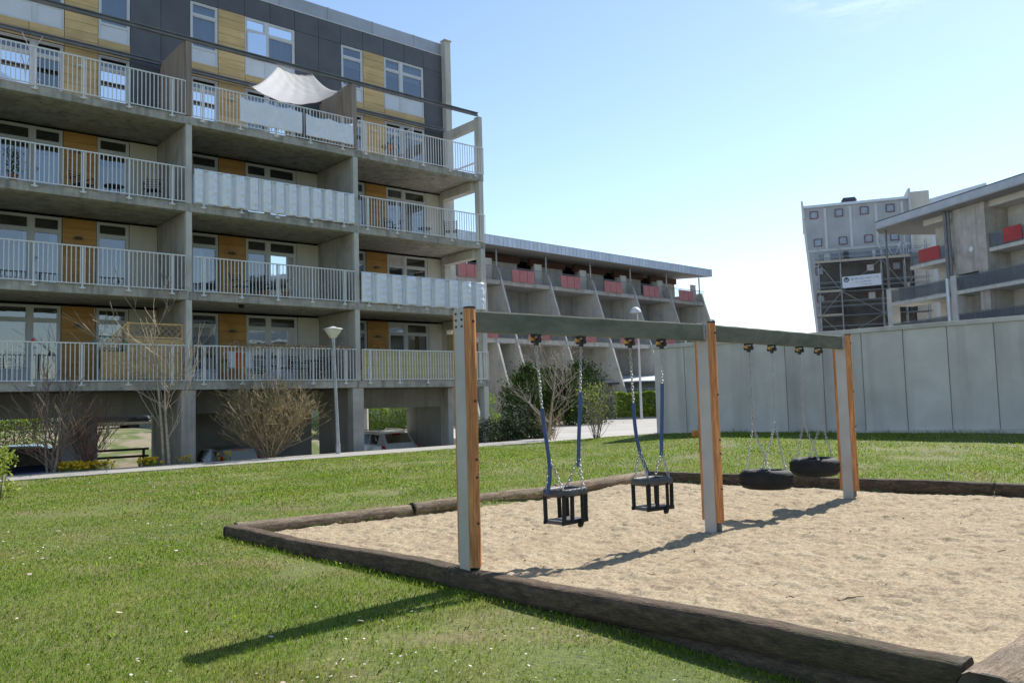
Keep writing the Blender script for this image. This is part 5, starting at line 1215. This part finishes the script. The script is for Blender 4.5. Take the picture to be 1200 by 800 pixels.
# ------------------------------------------------------------------ VEGETATION
def leafcloud(pts, size, rnd, name, mat, parent, asp=.55, flat=0):
    V = []; n = len(pts); P = np.asarray(pts, np.float32)
    a = rng.normal(size=(n,3)); a /= np.linalg.norm(a, axis=1)[:,None]; b = rng.normal(size=(n,3)); b -= a*(a*b).sum(1)[:,None]; b /= np.linalg.norm(b, axis=1)[:,None]
    s = (size*(1-rnd+2*rnd*rng.random(n)))[:,None]
    a = a*s; b = b*s*asp
    V = np.stack([P-a, P+b*.8-a*.1, P+a, P-b*.8-a*.1], 1).reshape(-1, 3)
    return mesh_np(name, V, np.arange(n*4).reshape(n, 4), mat, parent)
def grow(mb, p, d, L, r, depth, rr, spread=.55, up_=.12, nseg=4, kids_=(2,3), shrink=.68, tips=None, wig=.12, minr=.0035, ns=6):
    pts = [p.copy()]; rad = [r]; q = p.copy(); dd = d.copy()
    for i in range(nseg):
        dd = (dd+Vector((rr.uniform(-wig,wig), rr.uniform(-wig,wig), rr.uniform(-wig,wig)+up_*.3))).normalized(); q = q+dd*(L/nseg); pts.append(q.copy()); rad.append(max(minr, r*(1-.5*(i+1)/nseg)))
    mb.tube(pts, rad, ns if r > .02 else (4 if r > .008 else 3), caps=False)
    if depth == 0:
        if tips is not None: tips.append(q.copy())
        return
    for j in range(rr.randint(*kids_)):
        i = rr.randint(1, nseg); base = pts[i]; ax = Vector((rr.uniform(-1,1), rr.uniform(-1,1), rr.uniform(-.3,.8))).normalized()
        nd = (dd*(1-spread)+ax*spread+Vector((0,0,up_))).normalized()
        grow(mb, base, nd, L*shrink*rr.uniform(.75,1.15), max(minr, rad[i]*.66), depth-1, rr, spread, up_, nseg, kids_, shrink, tips, wig, minr, ns)
    if tips is not None: tips.append(q.copy())
    grow(mb, q, dd, L*shrink*.8, max(minr, rad[-1]*.9), depth-1, rr, spread, up_, nseg, kids_, shrink, tips, wig, minr, ns)
def bare_tree(label, loc, stems, mat, seed, L, r, depth, spread, up_=.15, tag_='tree', name='bare_tree', buds=None, nb=0, kids_=(2,3), tilt=.2, shrink=.68, trunk=.0, bmat=None, wig=.12, minr=.0045):
    rr = random.Random(seed); t = thing(name, label, tag_, loc); tr = MB(); cr_ = MB(); tips = []
    for s in range(stems):
        az = 2*PI*s/stems+rr.uniform(-.5,.5); d = Vector((math.cos(az)*tilt*rr.uniform(.5,1.2), math.sin(az)*tilt*rr.uniform(.5,1.2), 1)).normalized(); p = Vector((math.cos(az)*r*1.2*(stems > 1), math.sin(az)*r*1.2*(stems > 1), -.15)); rs = r*rr.uniform(.7,1.1)
        Ls = L*rr.uniform(.8,1.1); n = 7; pts = [p]; rad = [rs]; q = p.copy(); dd = d.copy()
        for i in range(n): dd = (dd+Vector((rr.uniform(-.08,.08), rr.uniform(-.08,.08), .05))).normalized(); q = q+dd*Ls/n; pts.append(q.copy()); rad.append(rs*(1-.75*(i+1)/n))
        tr.tube(pts, rad, 8, caps=False)
        lo = 1+int(trunk*n)
        for i in range(lo, n+1):
            for j in range(rr.randint(*kids_) if i < n else 2):
                a2 = rr.uniform(0, 2*PI); nd = (dd*(1-spread)+Vector((math.cos(a2), math.sin(a2), .15))*spread).normalized()
                grow(cr_, pts[i], nd, Ls*.42*(1.15-.5*i/n)*rr.uniform(.7,1.2), max(.004, rad[i]*.5), depth, rr, spread*.85, up_, 4, (1,2), shrink, tips, wig, minr)
    tr.build('trunk', mat, t, smooth='all'); cr_.build('crown', bmat or mat, t, smooth='all')
    if buds: 
        P = []
        for i in range(nb): q = rr.choice(tips); P.append((q.x+rr.gauss(0,.08), q.y+rr.gauss(0,.08), q.z+rr.gauss(0,.08)))
        leafcloud(P, .022, .4, 'buds', buds, t)
    return t
g3 = lambda u, d, z=0: tuple(Aw(u, d, z))
bare_tree('bare many stemmed shrub tree in front of the left parked car', g3(-4.0, -.95, -.03), 3, M['bark_grey'], 21, 2.0, .05, 2, .58, .16, tilt=.2, bmat=M['twig_brown'], minr=.007, shrink=.78, wig=.2)
bare_tree('low bare reddish shrub between the left shrub tree and the birch', g3(-3.05, -.7, -.03), 4, M['twig_red'], 33, 1.45, .026, 2, .5, .15, 'shrub', 'bare_shrub', tilt=.2, minr=.006, shrink=.74)
bare_tree('slender pale two stemmed birch in front of the concrete column', g3(-1.0, -1.0, -.02), 2, M['bark_pale'], 45, 3.9, .06, 2, .55, .12, tilt=.10, trunk=.28, kids_=(1,2), minr=.007, shrink=.78, wig=.2)
bare_tree('dense tan budding bush in front of the grey car', g3(2.25, -.85, -.03), 13, M['twig_tan'], 52, 1.95, .026, 3, .62, .08, 'bush', 'budding_bush', M['bud'], 3600, (1,2), .62, minr=.0055, shrink=.72)
bare_tree('leafless ornamental tree in front of the dark conifers', (1.25, 32.9, -.02), 1, M['bark_pale'], 61, 3.3, .075, 3, .62, .10, trunk=.22, kids_=(2,3), wig=.16, minr=.007, shrink=.74, bmat=M['twig_pale'])
bare_tree('twiggy tan undergrowth around the foot of the leafless ornamental tree', (1.5, 33.1, -.02), 6, M['twig_tan'], 66, 1.3, .016, 1, .5, .1, 'bush', 'twiggy_bush', kids_=(1,2), tilt=.5)
ls = bare_tree('upright shrub just coming into yellow green leaf at the edge of the lawn', (3.05, 31.2, 0), 8, M['bark_grey'], 71, 1.7, .022, 1, .4, .3, 'shrub', 'leafing_shrub', kids_=(1,2), tilt=.22)
rr = random.Random(5); P = []
for i in range(480):
    h = rr.betavariate(2.2, 1.6)*1.75+.45; w = .18+.32*math.sin(min(1,(h-.3)/1.7)*PI*.8); P.append((rr.gauss(0,w*.75), rr.gauss(0,w*.75), h))
leafcloud(P, .045, .4, 'crown_leaves', M['leaf_spring'], ls)
def shrub_cloud(label, name, cat, loc, prof, n, size, mat, seed, stem_h=.5, group=None, lump=6, asp=.4):
    """crown of leaf faces: prof = [(height, radius)], clumped, with gaps and an uneven outline"""
    rr = np.random.default_rng(seed); t = thing(name, label, cat, loc, 0, group)
    H = [p[0] for p in prof]; Rr = [p[1] for p in prof]; P = []
    nc = max(20, n//55); hc = rr.uniform(H[0], H[-1], nc); ac = rr.uniform(0, 2*PI, nc); rc = np.interp(hc, H, Rr)*np.sqrt(rr.uniform(.25, 1.12, nc))
    C = np.stack([rc*np.cos(ac), rc*np.sin(ac), hc], 1); sc = (.13+.12*rr.random(nc))*max(Rr)**.8
    k = rr.integers(0, nc, n); P = C[k]+rr.normal(size=(n,3))*sc[k][:,None]*np.array([1,1,.8]); P = P[P[:,2] > H[0]-.15]
    leafcloud(P, size, .45, 'crown', mat, t, asp)
    tk = MB()
    for s in range(3): a = s*2.1; tk.tube([(.06*math.cos(a), .06*math.sin(a), -.2), (.16*math.cos(a), .16*math.sin(a), H[-1]*stem_h)], [.05*max(Rr)**.5, .015], 6)
    tk.build('trunk', M['bark_grey'], t, smooth='all'); return t
shrub_cloud('left dark green conifer in front of the terrace block', 'conifer', 'conifer', (.95, 52.5, 0), [(0,1.4),(.8,1.65),(2.1,1.5),(3.1,.9),(3.7,.2)], 9000, .10, M['leaf_conifer'], 1, .8, 'conifers in front of the terrace block')
shrub_cloud('right dark green conifer in front of the terrace block, next to the leafing shrub', 'conifer', 'conifer', (4.3, 53.0, 0), [(0,1.4),(.8,1.75),(2.2,1.55),(3.2,.95),(3.8,.2)], 9000, .10, M['leaf_conifer'], 2, .8, 'conifers in front of the terrace block')
shrub_cloud('lower mid green conifer filling the gap between the two dark conifers', 'conifer', 'conifer', (2.6, 54.0, 0), [(0,1.3),(.8,1.5),(2.0,1.35),(3.0,.8),(3.6,.2)], 7000, .10, M['leaf_conifer2'], 3, .8, 'conifers in front of the terrace block')
shrub_cloud('low spreading dark juniper beside the end of the apartment block', 'juniper', 'shrub', (-.95, 34.3, 0), [(0,.6),(.2,.75),(.42,.5),(.55,.1)], 3800, .055, M['leaf_jun'], 4, .6, 'junipers along the kerb')
shrub_cloud('taller bushy juniper, second from the apartment block', 'juniper', 'shrub', (-.2, 35.0, 0), [(0,.7),(.25,.85),(.5,.6),(.7,.1)], 4600, .06, M['leaf_jun'], 5, .6, 'junipers along the kerb')
shrub_cloud('juniper nearest the leafless ornamental tree', 'juniper', 'shrub', (.75, 35.4, 0), [(0,.6),(.2,.8),(.45,.5),(.6,.1)], 4000, .06, M['leaf_jun'], 6, .6, 'junipers along the kerb')
shrub_cloud('greyish low shrub under the corner of the apartment block', 'shrub', 'shrub', tuple(Aw(11.2, -.7, -.05)), [(0,.4),(.3,.5),(.65,.3),(.85,.08)], 1500, .05, M['leaf_jun'], 7, .6)
shrub_cloud('small light green bush behind the corner of the apartment block', 'shrub', 'shrub', (-1.3, 46, 0), [(0,.4),(.6,.5),(1.4,.35),(2.0,.1)], 1600, .06, M['leaf_hedge'], 8, .6)
def hedge(label, loc, rz, Lx, Wy, H, n, seed, mat='leaf_hedge', size=.06):
    t = thing('clipped_hedge', label, 'hedge', loc, rz); rr = np.random.default_rng(seed); P = rr.random((n,3)); f = rr.random(n)
    side = rr.integers(0, 3, n); P[:,1] = np.where(side == 0, .06*rr.random(n)-.03, P[:,1]); P[:,2] = np.where(side == 1, 1+.08*(rr.random(n)-.5), P[:,2])
    P = P*np.array([Lx, Wy, H]); wob = np.sin(P[:,0]*2.3+seed)*.05+np.sin(P[:,0]*5.1)*.04; P[:,2] += wob*(P[:,2]/H); P[:,1] += np.sin(P[:,0]*3.1+P[:,2]*4)*.07
    leafcloud(P, size, .4, 'foliage', M[mat], t, .6)
    mb = MB(); 
    for i in range(int(Lx/.35)): x = .2+i*.35; mb.tube([(x, Wy*.5, -.1), (x+.05*math.sin(i), Wy*.5, H*.75)], .02, 5)
    mb.build('stems', M['bark_grey'], t)
hedge('bright green clipped hedge seen under the right end of the apartment block', tuple(Aw(13.0, 16.3, .0)), A_ROT, 8.2, 1.2, 1.42, 16000, 1)
hedge('bright green hedge in front of the low shed', (8.0, 64.6, 0), R(5), 6.0, 1.2, 1.95, 14000, 2, size=.085)
hedge('bright green hedge at the left edge behind the dark car', tuple(Aw(-8, 17.5, .1)), A_ROT, 7.6, 1.1, 1.25, 9000, 3)
hedge('far green hedge behind the parked dark car in the undercroft gap', tuple(Aw(0, 31, .6)), A_ROT, 12, 1.2, 1.6, 8000, 4, 'leaf_conifer2', .09)
sw = thing('stone_wall', 'low pale stone retaining wall below the bright hedge', 'wall', tuple(Aw(13.1, 15.75, -1.15)), A_ROT)
mb = MB(); rr = random.Random(2)
for r_ in range(6):
    x = 0
    while x < 8.8: w = rr.uniform(.25,.5); mb.box(x+.008, x+w-.008, rr.uniform(-.03,.02), .3, r_*.21+.006, r_*.21+.204); x += w
mb.build('stones', M['stone'], sw)
shrub_cloud('brown dry creeper on the stone wall beside the white car', 'dry_creeper', 'shrub', tuple(Aw(19.2, 15.3, -.6)), [(0,1.0),(.4,1.1),(.7,.7)], 1200, .06, M['twig_tan'], 9, .6)
def daff(label, u, d, n, seed, w):
    t = thing('yellow_flowers', label, 'flowers', tuple(Aw(u, d, -.02)), 0, 'clumps of yellow flowers along the kerb'); rr = random.Random(seed); fm = MB(); lm = MB()
    for i in range(n):
        x, y = rr.gauss(0, w), rr.gauss(0, .09); h = rr.uniform(.10, .27)
        lm.tube([(x*.8, y*.8, -.05), (x, y, h)], .006, 3)
        for q in range(2): a = rr.uniform(0, 6.28); lm.add([(x-.006, y, 0), (x+.006, y, 0), (x+.07*math.cos(a), y+.07*math.sin(a), h*.85)], [(0,1,2)])
        for q in range(3):
            a = Vector((rr.uniform(-1,1), rr.uniform(-1,1), rr.uniform(-.4,1))).normalized()*.05; b = a.orthogonal().normalized()*.042; c = Vector((x, y, h)); fm.add([c-a, c+b, c+a, c-b], [(0,1,2,3)])
    fm.build('petals', M['flower_y'], t); lm.build('leaves', M['leaf_spring'], t)
daff('widest clump of yellow flowers, in front of the left bare shrub tree', -3.45, -1.05, 120, 1, .22)
daff('low sparse clump of yellow flowers right of the widest clump', -2.85, -1.05, 44, 2, .18)
daff('clump of yellow flowers left of the birch', -1.55, -1.05, 68, 3, .15)
daff('few yellow flowers at the foot of the concrete column', -.45, -.95, 14, 4, .15)
daff('few yellow flowers in front of the grey car', .75, -1.0, 10, 5, .15)
t = shrub_cloud('bright yellow green leafy plant cut by the left edge of the picture', 'leafy_plant', 'plant', (-9.75, 15.7, 0), [(0,.25),(.35,.42),(.7,.28),(.9,.08)], 900, .05, M['leaf_spring'], 10, .5)
# ------------------------------------------------------------------ CARS
def car(label, loc, rz, paint, st, L, W, wheel=.32, roofrack=False, suv=False, roofpaint=None):
    """st: stations (x from rear, belt z, roof z, half width at belt, half width at roof)"""
    t = thing('parked_car', label, 'car', loc, rz); mb = MB(); n = len(st); ring = []
    for x, zb, zr, wb, wr in st:
        z0 = .22 if .3 < x < L-.3 else .34
        half = [(wb*.92, z0), (wb*1.0, z0+.16), (wb*1.01, (z0+zb)*.55), (wb*.985, zb-.04), (wb*.965, zb), (wr+.03, zr-.06), (wr*.93, zr-.012), (wr*.5, zr+.012)]
        r_ = [(x, y, z) for y, z in half]+[(x, -y, z) for y, z in reversed(half)]; ring.append(r_)
    m = len(ring[0])
    for r_ in ring: mb.v += r_
    mb.f = [(i*m+k, i*m+(k+1)%m, (i+1)*m+(k+1)%m, (i+1)*m+k) for i in range(n-1) for k in range(m)]+[tuple(range(m)), tuple(range((n-1)*m, n*m))]
    mb.build('body', M[paint], t, smooth=True, angle=32)
    def lerp_st(x):
        for i in range(n-1):
            if st[i][0] <= x <= st[i+1][0]:
                f = (x-st[i][0])/(st[i+1][0]-st[i][0]+1e-9); return [st[i][k]+(st[i+1][k]-st[i][k])*f for k in range(5)]
    cab = [s for s in st if s[2]-s[1] > .25]; x0, x1 = cab[0][0], cab[-1][0]
    xs = np.linspace(x0+.12, x1-.05, 4)
    for sy in (-1, 1):
        for a, b in ((0,1),(1,2),(2,3)):
            g = MB(); N = 5; xa, xb = xs[a]+.04, xs[b]-.04; P = []
            for i in range(N):
                s = lerp_st(xa+(xb-xa)*i/(N-1)); yb, yr = s[3]*.965, s[4]+.03; zb, zr = s[1], s[2]-.06
                for f in (.1, .9): P.append((s[0], sy*(yb+(yr-yb)*f+.006), zb+(zr-zb)*f))
            g.v = P; g.f = [(2*i, 2*i+2, 2*i+3, 2*i+1) for i in range(N-1)]; g.build('side_window', M['carglass_side'], t, smooth='all')
    def endglass(i0, i1, name, ofs):
        g = MB(); a, b = st[i0], st[i1]; P = []
        for f in (.10, .90):
            x = a[0]+(b[0]-a[0])*f; z = (a[2]+(b[2]-a[2])*f)+.012; w = (a[4]*.86+(b[4]*.86-a[4]*.86)*f) 
            for k in range(5): y = w*(k/2-1); P.append((x+ofs, y, z+.014*(1-abs(k/2-1))+.004))
        g.v = P; g.f = [(k, k+1, k+6, k+5) for k in range(4)]; g.build(name, M['carglass_glare' if paint == 'carsilver' and name == 'rear_window' else 'carglass'], t, smooth='all')
    ri = next(i for i, s in enumerate(st) if s[2]-s[1] > .25); fi = max(i for i, s in enumerate(st) if s[2]-s[1] > .25)
    endglass(ri-1, ri, 'rear_window', -.012); endglass(fi+1, fi, 'windscreen', .012)
    zb = st[ri-1][1]
    for sy in (-1, 1):
        x_ = st[1][0]
        g = MB(); w = st[ri-1][3]
        if paint == 'carwhite': g.add([(st[ri-1][0]-.09, sy*(w-.12), zb-.28), (st[ri-1][0]-.07, sy*(w+.005), zb-.28), (st[ri-1][0]+.10, sy*(w+.012), zb-.22), (st[ri-1][0]+.06, sy*(w+.01), zb+.02), (st[ri-1][0]-.09, sy*(w-.06), zb-.02)], [(0,1,2,3,4)])
        else: g.add([(st[ri-1][0]-.09, sy*(w-.16), zb-.25), (st[ri-1][0]-.07, sy*(w+.005), zb-.25), (st[ri-1][0]+.14, sy*(w+.012), zb-.2), (st[ri][0]+.02, sy*(st[ri][4]+.055), st[ri][2]-.14), (st[ri][0]-.08, sy*(st[ri][4]-.02), st[ri][2]-.16), (st[ri-1][0]-.09, sy*(w-.14), zb+.02)], [(0,1,2,3,4,5)])
        o = g.build('tail_light', M['taillight'], t); sd_ = o.modifiers.new('thick', 'SOLIDIFY'); sd_.thickness = .03; sd_.offset = 0
        MB().box(L-.16, L+.01, sy*(st[-1][3]-.30), sy*(st[-1][3]-.02), .60, .76).build('headlight', M['headlight'], t, bevel=.02)
        MB().obox((xs[2]+.35, sy*(W/2-.02), zb+.05), (xs[2]+.35, sy*(W/2+.14), zb+.09), .12, .13).build('wing_mirror', M[paint], t, bevel=.02)
    MB().box(st[ri][0]-.12, st[ri][0]-.04, -.2, .2, st[ri][2]-.035, st[ri][2]-.008).build('brake_light', M['taillight'], t)
    MB().box(-.03, .10, -W*.47, W*.47, .34, .56).build('rear_bumper', M['black'], t, bevel=.03); MB().box(L-.12, L+.03, -W*.45, W*.45, .30, .52).build('front_bumper', M['black'], t, bevel=.03)
    MB().box(-.045, -.031, -.26, .26, .62, .73).build('number_plate', M['plate'], t)
    for x in (.72, L-.82):
        for sy in (-1, 1):
            w = MB().lathe([(.18,-.1),(wheel,-.09),(wheel,.09),(.18,.1)], 22); w.v = [(a, c, b) for a, b, c in w.v]; o = w.build('wheel', M['tyre'], t, off=(x, sy*(W/2-.10), wheel), smooth=True)
            r_ = MB().lathe([(0,-.085),(.19,-.075),(.2,-.10),(.2,.10),(.19,.075),(0,.085)], 16); r_.v = [(a, c, b) for a, b, c in r_.v]; r_.build('rim', M['galv'], o, smooth=True)
    if roofrack:
        for sy in (-1, 1):
            MB().tube([(x0+.25, sy*(cab[1][4]-.04), cab[1][2]+.02), (x0+.35, sy*(cab[1][4]-.04), cab[1][2]+.07), (x1-.6, sy*(cab[1][4]-.04), cab[-2][2]+.07), (x1-.5, sy*(cab[1][4]-.04), cab[-2][2]+.02)], .018, 8).build('roof_rail', M['galv'], t, smooth=True)
    return t
hatch = [(0,.66,.68,.62,.60),(.10,.80,.83,.74,.66),(.16,.90,.93,.79,.68),(.52,.92,1.36,.82,.60),(1.1,.90,1.44,.83,.61),(1.9,.89,1.44,.83,.61),(2.35,.88,1.34,.83,.60),(2.95,.90,.94,.82,.70),(3.5,.78,.81,.76,.6),(3.72,.56,.58,.64,.55)]
estate = [(0,.72,.74,.70,.66),(.08,.88,.91,.82,.72),(.14,.98,1.01,.87,.74),(.50,1.0,1.50,.89,.66),(1.2,.99,1.58,.90,.67),(2.3,.97,1.58,.90,.67),(2.85,.96,1.48,.90,.66),(3.5,.98,1.02,.88,.76),(4.2,.88,.91,.82,.7),(4.5,.62,.64,.70,.6)]
suvst = [(0,.80,.82,.74,.70),(.06,.98,1.02,.86,.76),(.12,1.06,1.09,.90,.78),(.40,1.08,1.66,.92,.72),(1.2,1.07,1.76,.93,.72),(2.5,1.05,1.76,.93,.72),(3.0,1.04,1.64,.93,.71),(3.6,1.07,1.11,.91,.80),(4.3,1.0,1.03,.87,.75),(4.55,.70,.72,.74,.65)]
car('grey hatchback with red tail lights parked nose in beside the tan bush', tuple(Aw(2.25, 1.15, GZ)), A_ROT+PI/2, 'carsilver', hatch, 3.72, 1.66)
car('white estate car with roof rails parked under the right end of the apartment block', tuple(Aw(10.55, 4.2, GZ)), A_ROT+PI/2, 'carwhite', estate, 4.5, 1.8, .33, True)
car('dark blue off road car behind the bare shrub trees at the left edge', tuple(Aw(-3.75, 2.6, GZ)), A_ROT+PI/2, 'carroof', suvst, 4.55, 1.86, .37, True)
car('dark car parked side on behind the wooden rail fence, seen through the undercroft', tuple(Aw(1.7, 24.6, .62)), A_ROT, 'carblue', estate, 4.5, 1.8, .33)
# rail fence and bench seen through the undercroft
rf_ = thing('rail_fence', 'grey wooden rail fence on the gravel bank seen through the undercroft', 'fence', tuple(Aw(-9, 20.0, .45)), A_ROT)
for i in range(10): MB().box(i*2.4-.06, i*2.4+.06, -.05, .05, -.3, .62).build('fence_post', M['fencewood'], rf_)
MB().box(-.2, 21.8, -.09, -.052, .48, .62).build('rail', M['fencewood'], rf_)
be = thing('picnic_bench', 'dark wooden picnic bench in the shade behind the kerb, left of the birch', 'bench', tuple(Aw(-1.15, 1.2, GZ)), A_ROT)
MB().box(-.8, .8, -.35, .35, .72, .77).build('table_top', M['benchdark'], be)
for y in (-.75, .62): MB().box(-.8, .8, y-.0, y+.15, .42, .46).build('seat', M['benchdark'], be)
for x in (-.55, .55): MB().obox((x,-.6,0),(x,-.1,.72),.06,.09).obox((x,.6,0),(x,.1,.72),.06,.09).box(x-.03,x+.03,-.7,.7,.36,.42).build('leg', M['benchdark'], be)
lr = thing('low_barrier', 'low dark double rail barrier behind the parking place under the block', 'fence', tuple(Aw(-7, 12.9, GZ)), A_ROT)
for i in range(5): MB().box(i*2.4-.05, i*2.4+.05, -.04, .04, -.1, 1.12).build('fence_post', M['benchdark'], lr)
for z in (.72, 1.03): MB().box(-.2, 9.8, -.085, -.042, z, z+.10).build('rail', M['benchdark'], lr)
